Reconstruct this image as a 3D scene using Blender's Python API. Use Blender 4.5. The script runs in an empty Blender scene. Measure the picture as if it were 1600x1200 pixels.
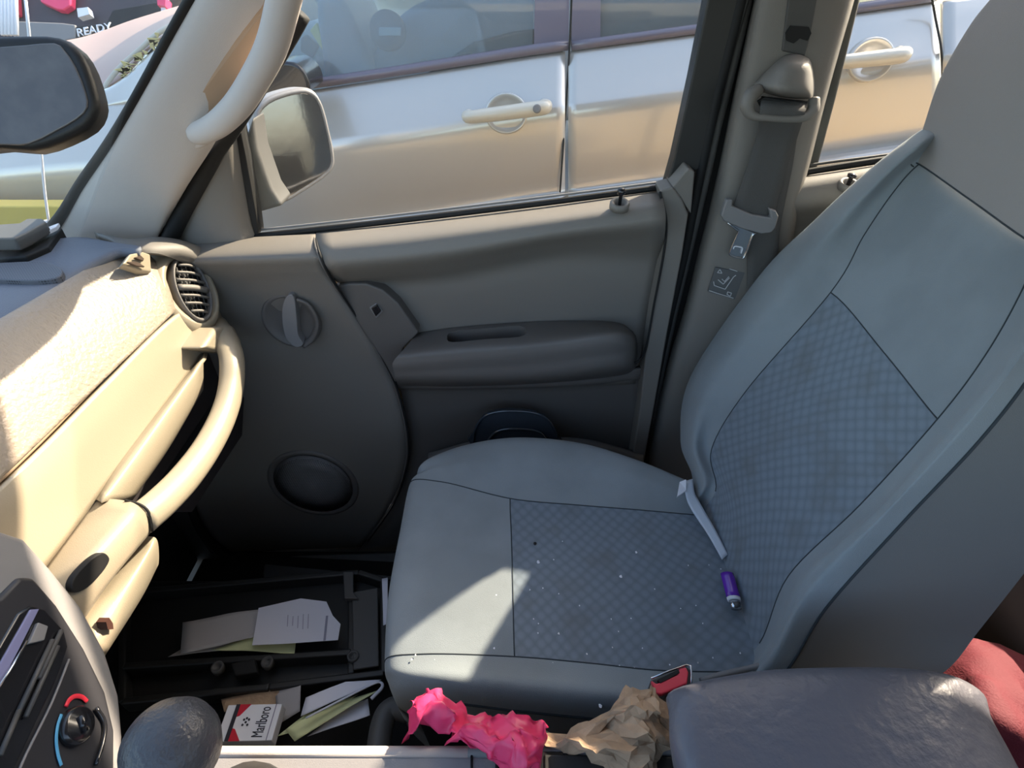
import bpy, bmesh, math, random
from mathutils import Vector, Matrix, noise
random.seed(7)
D = bpy.data; S = bpy.context.scene; COL = S.collection
PI = math.pi

# ------------------------------------------------------------------ camera, light, exposure
CAM = Vector((0, 0, 1.15)); PITCH = math.radians(38); FPX = 850.0
cd = D.cameras.new('camera'); co = D.objects.new('camera', cd); COL.objects.link(co)
co.location = CAM; co.rotation_euler = (PI/2-PITCH, 0, 0)
cd.sensor_width = 36; cd.lens = 36*FPX/1600; cd.clip_start = 0.02
S.camera = co
SUN = Vector((.52, .43, .4755)).normalized()
w = D.worlds.new('world'); S.world = w; w.use_nodes = True
nt = w.node_tree; bg = nt.nodes['Background']
sky = nt.nodes.new('ShaderNodeTexSky'); sky.sky_type = 'NISHITA'; sky.sun_disc = False
sky.sun_elevation = math.asin(SUN.z); sky.sun_rotation = math.atan2(SUN.x, SUN.y)
sky.air_density = 1.0; sky.dust_density = 2.5; sky.ozone_density = 1.0
tn = nt.nodes.new('ShaderNodeMixRGB'); tn.blend_type = 'MULTIPLY'; tn.inputs[0].default_value = 1; tn.inputs[2].default_value = (1, .955, .88, 1)
nt.links.new(sky.outputs[0], tn.inputs[1]); nt.links.new(tn.outputs[0], bg.inputs[0]); bg.inputs[1].default_value = 0.335
sl = D.lights.new('sun', 'SUN'); so = D.objects.new('sun', sl); COL.objects.link(so)
sl.energy = 8.0; sl.angle = math.radians(0.8); sl.color = (1.0, .84, .64)
so.rotation_euler = SUN.to_track_quat('Z', 'Y').to_euler()
S.view_settings.view_transform = 'Standard'; S.view_settings.look = 'None'
S.view_settings.gamma = 1; S.view_settings.use_curve_mapping = False
S.view_settings.exposure = 1.06

# ------------------------------------------------------------------ pixel -> point on a real plane
F = Vector((0, math.cos(PITCH), -math.sin(PITCH))); U = Vector((0, math.sin(PITCH), math.cos(PITCH))); R = Vector((1, 0, 0))
def ray(px, py): return F + R*((px-800)/FPX) + U*((600-py)/FPX)
def P(px, py, y=None, x=None, z=None, s=None, pl=None, d=0.0):
    r = ray(px, py)
    if s is None:
        if y is not None: s = (y-CAM.y)/r.y
        elif x is not None: s = (x-CAM.x)/r.x
        elif z is not None: s = (z-CAM.z)/r.z
        else:
            p0, n = pl; s = ((p0+n*d-CAM).dot(n))/r.dot(n)
    return CAM + r*s

# ------------------------------------------------------------------ materials
def lin(c):
    return tuple(((v/255)/12.92 if v/255 <= .04045 else ((v/255+.055)/1.055)**2.4) for v in c) + (1,)
def mat(name, rgb, rough=.6, metal=0, grain=0, gscale=400, var=0, vscale=12, coat=0, spec=.5, trans=0, sheen=0, aniso=None, rgb2=None, emit=0):
    m = D.materials.new(name); m.use_nodes = True; t = m.node_tree; b = t.nodes['Principled BSDF']
    b.inputs['Base Color'].default_value = lin(rgb); b.inputs['Roughness'].default_value = rough
    b.inputs['Metallic'].default_value = metal; b.inputs['Specular IOR Level'].default_value = spec
    b.inputs['Coat Weight'].default_value = coat
    if sheen: b.inputs['Sheen Weight'].default_value = sheen
    tc = t.nodes.new('ShaderNodeTexCoord')
    if var or rgb2:
        n = t.nodes.new('ShaderNodeTexNoise'); n.inputs['Scale'].default_value = vscale; n.inputs['Detail'].default_value = 6
        t.links.new(tc.outputs['Object'], n.inputs['Vector'])
        r = t.nodes.new('ShaderNodeMixRGB'); r.inputs[1].default_value = lin(rgb)
        r.inputs[2].default_value = lin(rgb2 if rgb2 else tuple(max(0, c*(1-var)) for c in rgb))
        cr = t.nodes.new('ShaderNodeValToRGB'); cr.color_ramp.elements[0].position = .42; cr.color_ramp.elements[1].position = .62
        t.links.new(n.outputs['Fac'], cr.inputs[0]); t.links.new(cr.outputs[0], r.inputs[0]); t.links.new(r.outputs[0], b.inputs['Base Color'])
    if grain:
        n2 = t.nodes.new('ShaderNodeTexNoise'); n2.inputs['Scale'].default_value = gscale; n2.inputs['Detail'].default_value = 3
        t.links.new(tc.outputs['Object'], n2.inputs['Vector'])
        bp = t.nodes.new('ShaderNodeBump'); bp.inputs['Strength'].default_value = grain; bp.inputs['Distance'].default_value = .002
        t.links.new(n2.outputs['Fac'], bp.inputs['Height']); t.links.new(bp.outputs[0], b.inputs['Normal'])
    return m
def glass(name, tint, refl=.06, haze=0.0):
    m = D.materials.new(name); m.use_nodes = True; t = m.node_tree; t.nodes.clear()
    o = t.nodes.new('ShaderNodeOutputMaterial'); tr = t.nodes.new('ShaderNodeBsdfTransparent'); tr.inputs[0].default_value = tint
    gl = t.nodes.new('ShaderNodeBsdfGlossy'); gl.inputs['Roughness'].default_value = .02
    fr = t.nodes.new('ShaderNodeLayerWeight'); fr.inputs[0].default_value = refl*2
    mx = t.nodes.new('ShaderNodeMixShader'); t.links.new(fr.outputs['Fresnel'], mx.inputs[0])
    t.links.new(tr.outputs[0], mx.inputs[1]); t.links.new(gl.outputs[0], mx.inputs[2])
    last = mx
    if haze:
        df = t.nodes.new('ShaderNodeBsdfDiffuse'); df.inputs[0].default_value = (.75, .75, .72, 1)
        m2 = t.nodes.new('ShaderNodeMixShader'); m2.inputs[0].default_value = haze
        t.links.new(mx.outputs[0], m2.inputs[1]); t.links.new(df.outputs[0], m2.inputs[2]); last = m2
    t.links.new(last.outputs[0], o.inputs[0])
    return m
M = dict(
    taupe=mat('taupe_plastic', (118, 113, 107), .55, grain=.18, gscale=900),
    taupe_d=mat('taupe_plastic_dark', (96, 92, 89), .5, grain=.15, gscale=900),
    beige=mat('beige_dash_plastic', (154, 143, 124), .38, grain=.15, gscale=700),
    beige_l=mat('beige_leather_grain', (152, 140, 126), .42, grain=1.0, gscale=150),
    pillar=mat('pale_pillar_plastic', (196, 187, 180), .6, grain=.15, gscale=900),
    dtop=mat('shaded_dash_top', (104, 108, 118), .6, grain=.4, gscale=500),  # bluish shade on the dash top put into its colour
    black=mat('black_plastic', (34, 34, 34), .45, grain=.1, gscale=600),
    blackr=mat('black_rubber', (15, 15, 16), .7),
    gloss=mat('black_gloss', (30, 30, 33), .22, coat=.3),
    dgrey=mat('dark_grey_plastic', (76, 75, 74), .55, grain=.15, gscale=700),
    bezel=mat('charcoal_bezel', (46, 46, 50), .38),
    mgrey=mat('mid_grey_plastic', (128, 126, 126), .5, grain=.15, gscale=800),
    seat=mat('seat_cloth', (134, 141, 145), .95, grain=.3, gscale=1100, sheen=.15, var=.07, vscale=8),
    seat_side=mat('seat_side_vinyl', (112, 113, 113), .8, grain=.2, gscale=900),
    seat_hd=mat('headrest_cloth', (152, 146, 142), .95, grain=.3, gscale=1100, sheen=.1),
    seam=mat('seam_thread', (52, 58, 62), .9),
    arm=mat('armrest_vinyl', (96, 96, 104), .42, grain=.9, gscale=85),
    chrome=mat('bright_steel', (200, 202, 205), .22, metal=1),
    mirror=mat('dusty_darkened_mirror', (150, 148, 152), .06, metal=1, grain=.03, gscale=60),  # dusty glass, base darkened to mute the bright sky reflection
    belt=mat('belt_webbing', (84, 82, 80), .85, grain=.5, gscale=1200),
    carpet=mat('black_carpet', (28, 27, 26), 1, grain=1, gscale=900),
    paper=mat('white_paper', (212, 212, 222), .8), paper_g=mat('grey_paper', (176, 172, 172), .85), paper_y=mat('yellow_paper', (205, 208, 158), .85),
    pink=mat('pink_plastic_film', (238, 62, 112), .38, grain=.35, gscale=60, spec=.6),
    kraft=mat('brown_kraft_paper', (186, 156, 126), .85, grain=.5, gscale=220, var=.12, vscale=30),
    purple=mat('purple_plastic', (98, 38, 165), .25, coat=.3),
    red=mat('buckle_red', (232, 62, 82), .4), redc=mat('red_cloth', (92, 12, 30), .8, grain=.5, gscale=300),
    white=mat('white_plastic', (225, 226, 232), .5), tag=mat('pale_satin_tape', (190, 198, 208), .5),
    packred=mat('pack_red', (196, 24, 52), .4), ink=mat('ink', (38, 38, 48), .6), inkg=mat('grey_ink', (140, 140, 158), .8),
    hot=mat('dial_red', (235, 50, 70), .5), cold=mat('dial_blue', (90, 170, 215), .5),
    silver=mat('silver_paint', (206, 200, 192), .3, metal=.4, coat=1.0, grain=0),
    mauve=mat('pillar_film', (112, 104, 116), .3, coat=.5),
    hood=mat('sunlit_hood_paint', (168, 140, 130), .45, metal=.1),  # warm sun glow put into the silver car's hood colour
    redcar=mat('red_paint', (205, 62, 88), .3, coat=.6), lot=mat('asphalt', (112, 104, 96), .95, grain=1, gscale=60, var=.25, vscale=3),
    leaf=mat('dry_leaf', (196, 182, 128), .9), yellow=mat('yellow_reflection', (208, 184, 98), .8),
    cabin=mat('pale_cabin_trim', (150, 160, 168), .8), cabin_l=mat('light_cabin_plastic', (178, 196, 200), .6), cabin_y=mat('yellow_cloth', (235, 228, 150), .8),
    head=mat('headliner', (196, 190, 180), .95), tail=mat('tail_lamp_red', (235, 70, 110), .2, coat=.5),
    bumper=mat('dark_bumper', (70, 66, 72), .5), label=mat('grey_warning_label', (96, 96, 96), .6), line=mat('label_print', (190, 190, 190), .6),
    exterior=mat('own_door_paint', (196, 176, 146), .3, metal=.3, coat=.8),
    lid=mat('smoky_clear_plastic', (54, 60, 68), .12, spec=.8, coat=.5),
    glass=glass('window_glass', (.93, .95, .95, 1), .05, .015), shield=glass('windshield_glass', (.92, .95, .95, 1), .012, .06),
    handle=mat('pale_handle_paint', (214, 204, 186), .3, coat=.8), back=mat('dark_brown_cloth', (52, 42, 38), .95),
    oglass=glass('parked_car_glass', (.60, .68, .74, 1), .16, .16),
    rmirror=mat('grey_reflection_mirror', (96, 94, 96), .16, spec=.6, rgb2=(112, 110, 110), vscale=30),  # dull grey base in place of the dark cabin's reflection
)
def insert_mat():
    m = mat('patterned_seat_cloth', (112, 122, 132), .95, sheen=.2); t = m.node_tree; b = t.nodes['Principled BSDF']
    uv = t.nodes.new('ShaderNodeUVMap')
    mp = t.nodes.new('ShaderNodeMapping'); mp.inputs['Rotation'].default_value = (0, 0, .78)
    t.links.new(uv.outputs[0], mp.inputs[0])
    v = t.nodes.new('ShaderNodeTexVoronoi'); v.feature = 'F1'; v.inputs['Scale'].default_value = 64; v.inputs['Randomness'].default_value = .12
    t.links.new(mp.outputs[0], v.inputs['Vector'])
    n = t.nodes.new('ShaderNodeTexNoise'); n.inputs['Scale'].default_value = 14; n.inputs['Detail'].default_value = 5
    t.links.new(uv.outputs[0], n.inputs['Vector'])
    cr = t.nodes.new('ShaderNodeValToRGB')
    cr.color_ramp.elements[0].position = .2; cr.color_ramp.elements[0].color = lin((118, 128, 138))
    cr.color_ramp.elements[1].position = .62; cr.color_ramp.elements[1].color = lin((104, 114, 123))
    t.links.new(v.outputs['Distance'], cr.inputs[0])
    mx = t.nodes.new('ShaderNodeMixRGB'); mx.blend_type = 'MIX'; mx.inputs[2].default_value = lin((98, 100, 100))
    c2 = t.nodes.new('ShaderNodeValToRGB'); c2.color_ramp.elements[0].position = .5; c2.color_ramp.elements[1].position = .72; c2.color_ramp.elements[1].color = (.6, .6, .6, 1)
    t.links.new(n.outputs['Fac'], c2.inputs[0]); t.links.new(c2.outputs[0], mx.inputs[0]); t.links.new(cr.outputs[0], mx.inputs[1])
    t.links.new(mx.outputs[0], b.inputs['Base Color'])
    bp = t.nodes.new('ShaderNodeBump'); bp.inputs['Strength'].default_value = .35; bp.inputs['Distance'].default_value = .0015; bp.invert = True
    t.links.new(v.outputs['Distance'], bp.inputs['Height']); t.links.new(bp.outputs[0], b.inputs['Normal'])
    return m
M['insert'] = insert_mat()
def mesh_grille(name, c1, c2, scale):
    m = mat(name, c1, .6); t = m.node_tree; b = t.nodes['Principled BSDF']
    tc = t.nodes.new('ShaderNodeTexCoord'); v = t.nodes.new('ShaderNodeTexVoronoi'); v.inputs['Scale'].default_value = scale; v.inputs['Randomness'].default_value = 0
    t.links.new(tc.outputs['Object'], v.inputs['Vector'])
    cr = t.nodes.new('ShaderNodeValToRGB'); cr.color_ramp.elements[0].position = .3; cr.color_ramp.elements[0].color = lin(c2)
    cr.color_ramp.elements[1].position = .42; cr.color_ramp.elements[1].color = lin(c1)
    t.links.new(v.outputs['Distance'], cr.inputs[0]); t.links.new(cr.outputs[0], b.inputs['Base Color'])
    return m

# ------------------------------------------------------------------ builders
ROOTLOC = {}
def link(name, me, m, parent=None):
    o = D.objects.new(name, me); COL.objects.link(o)
    if m is not None and not me.materials: me.materials.append(m)
    if parent is not None:
        off = ROOTLOC.get(parent.name, Vector((0, 0, 0))); o.parent = parent
        me.transform(Matrix.Translation(-off)); ROOTLOC[o.name] = off
    return o
def tag(o, label=None, cat=None, group=None, kind=None):
    if label: o['label'] = label
    if cat: o['category'] = cat
    if group: o['group'] = group
    if kind: o['kind'] = kind
    return o
def thing(name, loc, label, cat, group=None):
    o = D.objects.new(name, None); COL.objects.link(o); o.location = loc; o.empty_display_size = .05
    ROOTLOC[o.name] = Vector(loc); return tag(o, label, cat, group)
def finish(bm, name, m, parent, smooth=True, bevel=0, sub=0, thick=0, angle=40):
    bmesh.ops.recalc_face_normals(bm, faces=bm.faces)
    me = D.meshes.new(name); bm.to_mesh(me); bm.free()
    for p in me.polygons: p.use_smooth = smooth
    o = link(name, me, m, parent)
    if thick:
        a = o.modifiers.new('solid', 'SOLIDIFY'); a.thickness = thick; a.offset = -1
    if bevel:
        b = o.modifiers.new('bevel', 'BEVEL'); b.width = bevel; b.segments = 3; b.limit_method = 'ANGLE'; b.angle_limit = math.radians(angle)
    if sub:
        s = o.modifiers.new('sub', 'SUBSURF'); s.levels = sub; s.render_levels = sub
    if smooth and bevel:
        wn = o.modifiers.new('wn', 'WEIGHTED_NORMAL'); wn.keep_sharp = False
    return o
def crv(p0, p1, p2, p3, t):
    return .5*((2*p1)+(p2-p0)*t+(2*p0-5*p1+4*p2-p3)*t*t+(3*p1-p0-3*p2+p3)*t**3)
def cr1(pts, k, closed=False):
    n = len(pts); out = []
    if n < 3 and not closed:
        return [pts[0].lerp(pts[1], i/k) for i in range(k+1)]
    segs = n if closed else n-1
    for i in range(segs):
        if closed: a, b, c, d = (pts[(i+j) % n] for j in (-1, 0, 1, 2))
        else:
            b, c = pts[i], pts[i+1]; a = pts[i-1] if i else b*2-c; d = pts[i+2] if i+2 < n else c*2-b
        for j in range(k): out.append(crv(a, b, c, d, j/k))
    if not closed: out.append(pts[-1].copy())
    return out
def dense(rows, k, kr=None):
    kr = kr or k
    r1 = [cr1(r, k) for r in rows]
    cols = [cr1([r[j] for r in r1], kr) for j in range(len(r1[0]))]
    return [[cols[j][i] for j in range(len(cols))] for i in range(len(cols[0]))]
def sheet(name, g, m, parent, thick=0, smooth=True, bevel=0, jit=0, closed_v=False):
    bm = bmesh.new(); uvl = bm.loops.layers.uv.new('UVMap')
    nr, nc = len(g), len(g[0])
    if jit: g = [[v+Vector([random.uniform(-jit, jit) for _ in range(3)]) for v in r] for r in g]
    vs = [[bm.verts.new(v) for v in r] for r in g]
    mid, mc = nr//2, nc//2
    us = [0]; vv = [0]
    for j in range(1, nc): us.append(us[-1]+(g[mid][j]-g[mid][j-1]).length)
    for i in range(1, nr): vv.append(vv[-1]+(g[i][mc]-g[i-1][mc]).length)
    for i in range(nr-1):
        for j in range(nc-1):
            try: f = bm.faces.new((vs[i][j], vs[i][j+1], vs[i+1][j+1], vs[i+1][j]))
            except ValueError: continue
            for l, (a, b) in zip(f.loops, ((i, j), (i, j+1), (i+1, j+1), (i+1, j))): l[uvl].uv = (us[b], vv[a])
    me_o = None
    me = D.meshes.new(name); bm.to_mesh(me); bm.free()
    for p in me.polygons: p.use_smooth = smooth
    o = link(name, me, m, parent)
    if thick:
        a = o.modifiers.new('solid', 'SOLIDIFY'); a.thickness = abs(thick); a.offset = -1 if thick > 0 else 1
    return o
def grid(name, rows, m, parent, k=6, thick=0, **kw): return sheet(name, dense(rows, k), m, parent, thick, **kw)
def prism(name, pts, vec, m, parent, bevel=0, smooth=False, curve=0, off=None):
    if curve: pts = cr1(pts, curve, True)
    vec = Vector(vec); bm = bmesh.new()
    a = [bm.verts.new(p) for p in pts]; b = [bm.verts.new(p+vec) for p in pts]; n = len(pts)
    bm.faces.new(a); bm.faces.new(b[::-1])
    for i in range(n): bm.faces.new((a[i], b[i], b[(i+1) % n], a[(i+1) % n]))
    return finish(bm, name, m, parent, smooth, bevel)
def tube(name, pts, r, m, parent, k=6, closed=False, n=10, flat=None, up=None, caps=True):
    """swept ellipse; r radius or list; flat=(ratio) squashes along 'up'"""
    ps = cr1(pts, k, closed) if k > 1 else pts
    N = len(ps)
    if isinstance(r, (list, tuple)):
        rr = []
        L = len(r)
        for i in range(N):
            t = i/(N-1)*(L-1); a = min(int(t), L-2); rr.append(r[a]*(1-(t-a))+r[a+1]*(t-a))
    else: rr = [r]*N
    bm = bmesh.new(); rings = []; upv = Vector(up) if up is not None else None; prev = None
    for i, p in enumerate(ps):
        if closed: tg = ps[(i+1) % N]-ps[i-1]
        else: tg = ps[min(i+1, N-1)]-ps[max(i-1, 0)]
        tg = tg.normalized() if tg.length > 1e-9 else Vector((0, 0, 1))
        if upv is not None: e2 = (upv-tg*upv.dot(tg)).normalized()
        else:
            if prev is None: prev = tg.orthogonal()
            e2 = (prev-tg*prev.dot(tg)).normalized(); prev = e2
        e1 = tg.cross(e2)
        f = flat if flat else 1
        rings.append([bm.verts.new(p+e1*math.cos(2*PI*j/n)*rr[i]+e2*math.sin(2*PI*j/n)*rr[i]*f) for j in range(n)])
    for i in range(N if closed else N-1):
        a, b = rings[i], rings[(i+1) % N]
        for j in range(n): bm.faces.new((a[j], a[(j+1) % n], b[(j+1) % n], b[j]))
    if not closed and caps: bm.faces.new(rings[0]); bm.faces.new(rings[-1][::-1])
    return finish(bm, name, m, parent, True)
def lathe(name, c, axis, prof, m, parent, n=32, sx=1.0, xdir=None, smooth=True):
    """prof: list of (radius, height along axis); sx squashes along xdir"""
    ax = Vector(axis).normalized(); e1 = Vector(xdir).normalized() if xdir is not None else ax.orthogonal().normalized()
    e1 = (e1-ax*e1.dot(ax)).normalized(); e2 = ax.cross(e1); bm = bmesh.new(); rings = []
    for r, h in prof:
        rings.append([bm.verts.new(c+ax*h+e1*math.cos(2*PI*j/n)*r*sx+e2*math.sin(2*PI*j/n)*r) for j in range(n)])
    for a, b in zip(rings, rings[1:]):
        for j in range(n): bm.faces.new((a[j], a[(j+1) % n], b[(j+1) % n], b[j]))
    for q in (rings[0], rings[-1]):
        bm.faces.new(q)
    o = finish(bm, name, m, parent, smooth, .0008 if False else 0)
    return o
def box(name, c, dims, m, parent, bevel=.004, rot=None, smooth=True):
    bm = bmesh.new(); bmesh.ops.create_cube(bm, size=1)
    mt = Matrix.Translation(c) @ (rot if rot is not None else Matrix.Identity(4)) @ Matrix.Diagonal((*dims, 1))
    bmesh.ops.transform(bm, matrix=mt, verts=bm.verts)
    return finish(bm, name, m, parent, smooth, bevel)
def px_poly(pix, **kw): return [P(a, b, **kw) for a, b in pix]
def boolean(o, cutter):
    md = o.modifiers.new('cut', 'BOOLEAN'); md.operation = 'DIFFERENCE'; md.object = cutter; md.solver = 'EXACT'
    bpy.context.view_layer.update(); dg = bpy.context.evaluated_depsgraph_get()
    me = D.meshes.new_from_object(o.evaluated_get(dg)); o.modifiers.clear(); o.data = me
    D.objects.remove(cutter, do_unlink=True)
def text(name, s, size, mtx, m, parent, ext=.0004, sx=1):
    c = D.curves.new(name, 'FONT'); c.body = s; c.size = size; c.extrude = ext; c.align_x = 'CENTER'; c.align_y = 'CENTER'
    o = D.objects.new('tmp', c); COL.objects.link(o); bpy.context.view_layer.update()
    me = D.meshes.new_from_object(o.evaluated_get(bpy.context.evaluated_depsgraph_get())); D.objects.remove(o, do_unlink=True)
    me.transform(mtx @ Matrix.Diagonal((sx, 1, 1, 1))); me.materials.clear(); me.name = name
    return link(name, me, m, parent)
def frame(c, ex, ey):
    ex = Vector(ex).normalized(); ey = Vector(ey); ey = (ey-ex*ey.dot(ex)).normalized(); ez = ex.cross(ey)
    return Matrix.Translation(c) @ Matrix((ex, ey, ez)).transposed().to_4x4()

# ================================================================== SETTING
def structure(name, c, dims, m, label=None, bevel=.01):
    o = box(name, Vector(c), dims, m, None, bevel); o['kind'] = 'structure'; return o
structure('ground', (0, 4, -.50), (40, 34, .08), M['lot'], bevel=0)
structure('floor', (.35, .16, -.24), (2.5, 1.6, .04), M['carpet'])
structure('floor_footwell', (-.10, .40, -.08), (1.70, .60, .27), M['carpet'], bevel=.03)
structure('wall_driver', (.4, -.62, .30), (2.3, .04, 1.06), M['taupe'])
structure('wall_rear', (1.62, .2, .52), (.05, 1.5, 1.5), M['taupe'])
structure('wall_passenger', (-.80, .985, .2), (.34, .02, 1.0), M['dgrey'])
structure('sun_stop_passenger', (.33, .985, -.25), (2.56, .02, .16), M['dgrey'])  # unseen strip added to keep sun from leaking under the door
structure('wall_front', (-.93, .16, .23), (.05, 1.54, .90), M['carpet'])
structure('ceiling', (.70, .165, 1.36), (1.74, 1.53, .05), M['head'])

# ================================================================== PASSENGER DOOR
door = thing('passenger_door', (-.1, .96, .05), 'taupe plastic front passenger door with armrest, round handle recess and speaker', 'door')
def rowsy(spec, cols=None):
    return [[P(a, b, y=y) for a, b in r] for r, y in spec]
def lr(l, r, y, n=5):
    return [P(l[0]+(r[0]-l[0])*i/n, l[1]+(r[1]-l[1])*i/n, y=y) for i in range(n+1)]
tr = M['taupe']
fr_rows = [lr(a, b, y) for a, b, y in [
    ((250, 376), (493, 362), .990), ((250, 382), (493, 369), .948), ((246, 398), (494, 387), .905), ((242, 412), (500, 403), .890), ((242, 428), (506, 422), .900),
    ((236, 452), (524, 449), .915), ((232, 510), (562, 510), .932), ((232, 570), (600, 570), .94), ((238, 620), (622, 620), .94),
    ((258, 690), (635, 690), .94), ((282, 750), (630, 740), .94), ((305, 800), (608, 792), .94), ((330, 840), (582, 832), .942),
    ((356, 860), (565, 852), .950), ((368, 867), (552, 858), .985)]]
grid('front_trim_panel', fr_rows, tr, door, 5, -.012)
# sail trim in front of the glass
sail = [[P(a, b, y=y) for a, b, y in r] for r in [
    [(318, 150, .985), (335, 150, .955), (352, 160, .955), (366, 175, .975)],
    [(285, 232, .985), (320, 230, .950), (352, 225, .95), (372, 215, .975)],
    [(255, 300, .985), (300, 300, .945), (355, 290, .948), (384, 290, .975)],
    [(245, 350, .985), (300, 350, .942), (360, 345, .948), (394, 345, .975)],
    [(240, 385, .985), (300, 385, .94), (370, 380, .945), (403, 372, .975)]]]
grid('sail_trim', sail, tr, door, 6, -.01)
up_rows = [[P(a, b, y=y) for a, b in r] for r, y in [
    ([(493, 361), (650, 345), (850, 321), (1030, 296)], .990),
    ([(494, 369), (650, 353), (850, 329), (1033, 303)], .948),
    ([(496, 384), (665, 368), (860, 341), (1037, 315)], .906),
    ([(500, 402), (680, 386), (870, 356), (1040, 333)], .889),
    ([(508, 420), (688, 402), (875, 370), (1040, 352)], .889),
    ([(522, 438), (690, 420), (878, 384), (1038, 376)], .925),
    ([(540, 446), (692, 436), (880, 402), (1035, 405)], .956),
    ([(575, 465), (700, 460), (880, 435), (1027, 440)], .959),
    ([(620, 500), (715, 500), (880, 480), (1014, 490)], .961),
    ([(650, 545), (725, 540), (880, 540), (1003, 545)], .962),
    ([(640, 610), (720, 610), (880, 605), (992, 600)], .962)]]
grid('upper_trim_panel', up_rows, tr, door, 7, -.01)
low = [[P(a, b, y=y) for a, b in r] for r, y in [
    ([(610, 592), (760, 592), (900, 588), (1012, 575)], .950),
    ([(622, 606), (760, 606), (900, 602), (1010, 590)], .951),
    ([(628, 618), (760, 616), (900, 612), (1008, 600)], .966),
    ([(636, 690), (760, 690), (900, 690), (1005, 690)], .968),
    ([(632, 740), (760, 740), (900, 740), (1000, 740)], .968),
    ([(610, 800), (760, 800), (900, 800), (1000, 800)], .968),
    ([(560, 862), (760, 858), (900, 858), (1000, 850)], .968)]]
grid('lower_trim_panel', low, M['taupe_d'], door, 5, -.01)
seamc = [(490, 362), (493, 385), (504, 415), (522, 446), (562, 507), (598, 565), (620, 615), (635, 680), (633, 730), (612, 788), (572, 846)]
tube('trim_piping', [P(a, b, y={362:.985, 385:.905, 415:.886, 446:.912}.get(b, .936)) for a, b in seamc], .002, M['taupe_d'], door, 6)
# raised rib beside piping
tube('panel_seam', [P(a+3, b, y={362:.985, 385:.905, 415:.886, 446:.912}.get(b, .938)) for a, b in seamc], .0022, M['blackr'], door, 6)
# rear edge of the door trim
edge = [(1032, 298), (1052, 292), (1066, 312), (1076, 335), (1066, 400), (1043, 520), (1022, 640), (1004, 735), (985, 735), (1000, 640), (1008, 560), (1020, 480), (1036, 400), (1041, 350)]
prism('edge_trim', px_poly(edge, y=.925), (0, .05, 0), tr, door, .004, True)
tube('panel_seam', [P(a, b, y=.922) for a, b in [(1031, 300), (1041, 345), (1037, 395), (1022, 475), (1010, 540), (1000, 562), (988, 568)]], .0022, M['blackr'], door)
prism('window_corner_trim', px_poly([(1050, 292), (1076, 262), (1086, 268), (1080, 335), (1066, 314)], y=.93), (0, .05, 0), tr, door, .003)
# armrest
ar = [[P(a, b, y=y) for a, b, y in r] for r in [
    [(652, 520, .965), (722, 510, .965), (850, 502, .965), (955, 502, .965), (990, 515, .965)],
    [(650, 523, .950), (722, 514, .945), (850, 505, .945), (958, 505, .945), (990, 520, .960)],
    [(627, 550, .885), (722, 540, .880), (850, 530, .880), (966, 516, .882), (994, 526, .955)],
    [(614, 566, .872), (722, 557, .866), (850, 546, .866), (974, 530, .868), (996, 540, .955)],
    [(615, 580, .870), (722, 575, .866), (850, 566, .866), (974, 550, .868), (996, 558, .955)],
    [(620, 597, .880), (722, 596, .874), (850, 591, .874), (970, 576, .874), (994, 572, .955)],
    [(626, 603, .955), (722, 604, .955), (850, 599, .955), (962, 588, .955), (990, 580, .962)],
    [(640, 600, .975), (722, 598, .975), (850, 592, .975), (955, 582, .975), (985, 576, .975)]]]
g = dense(ar, 6)
bm = bmesh.new(); vs = [[bm.verts.new(v) for v in r] for r in g]
for i in range(len(g)-1):
    for j in range(len(g[0])-1): bm.faces.new((vs[i][j], vs[i][j+1], vs[i+1][j+1], vs[i+1][j]))
# close the back: rim loop
rim = [vs[0][j] for j in range(len(g[0]))]+[vs[i][-1] for i in range(1, len(g))]+[vs[-1][j] for j in range(len(g[0])-2, -1, -1)]+[vs[i][0] for i in range(len(g)-2, 0, -1)]
bm.faces.new(rim[::-1])
arm = finish(bm, 'armrest', M['taupe_d'], door, True)
pull = cr1([P(a, b, y=y) for a, b, y in [(708, 519, .938), (760, 515, .938), (812, 514, .938), (822, 522, .915), (812, 532, .895), (760, 537, .895), (708, 543, .895), (699, 532, .915)]], 3, True)
cut = prism('cutter', [p+Vector((0, 0, .03)) for p in pull], (0, 0, -.075), M['taupe_d'], None)
cut.location = -ROOTLOC[door.name]
cut.parent = door
boolean(arm, cut)
for p in arm.data.polygons: p.use_smooth = True
es = arm.modifiers.new('es', 'EDGE_SPLIT'); es.split_angle = math.radians(42)
lip = prism('pull_cup_lining', [p+Vector((0, 0, -.042)) for p in pull], (0, 0, -.004), M['dgrey'], arm)
# switch pod
pod = [(522, 448), (545, 443), (572, 443), (598, 453), (622, 474), (640, 500), (654, 520), (630, 545), (618, 600), (600, 566), (560, 506)]
prism('switch_pod', px_poly(pod, y=.932), (0, .05, 0), M['taupe_d'], door, .004, True)
sw = prism('window_switch', px_poly([(577, 481), (588, 474), (598, 487), (588, 498)], y=.929), (0, .02, 0), M['mgrey'], door, .0015)
prism('switch_rocker', px_poly([(580, 482), (588, 477), (595, 487), (587, 495)], y=.924), (0, .008, 0), M['gloss'], sw, .001)
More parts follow.
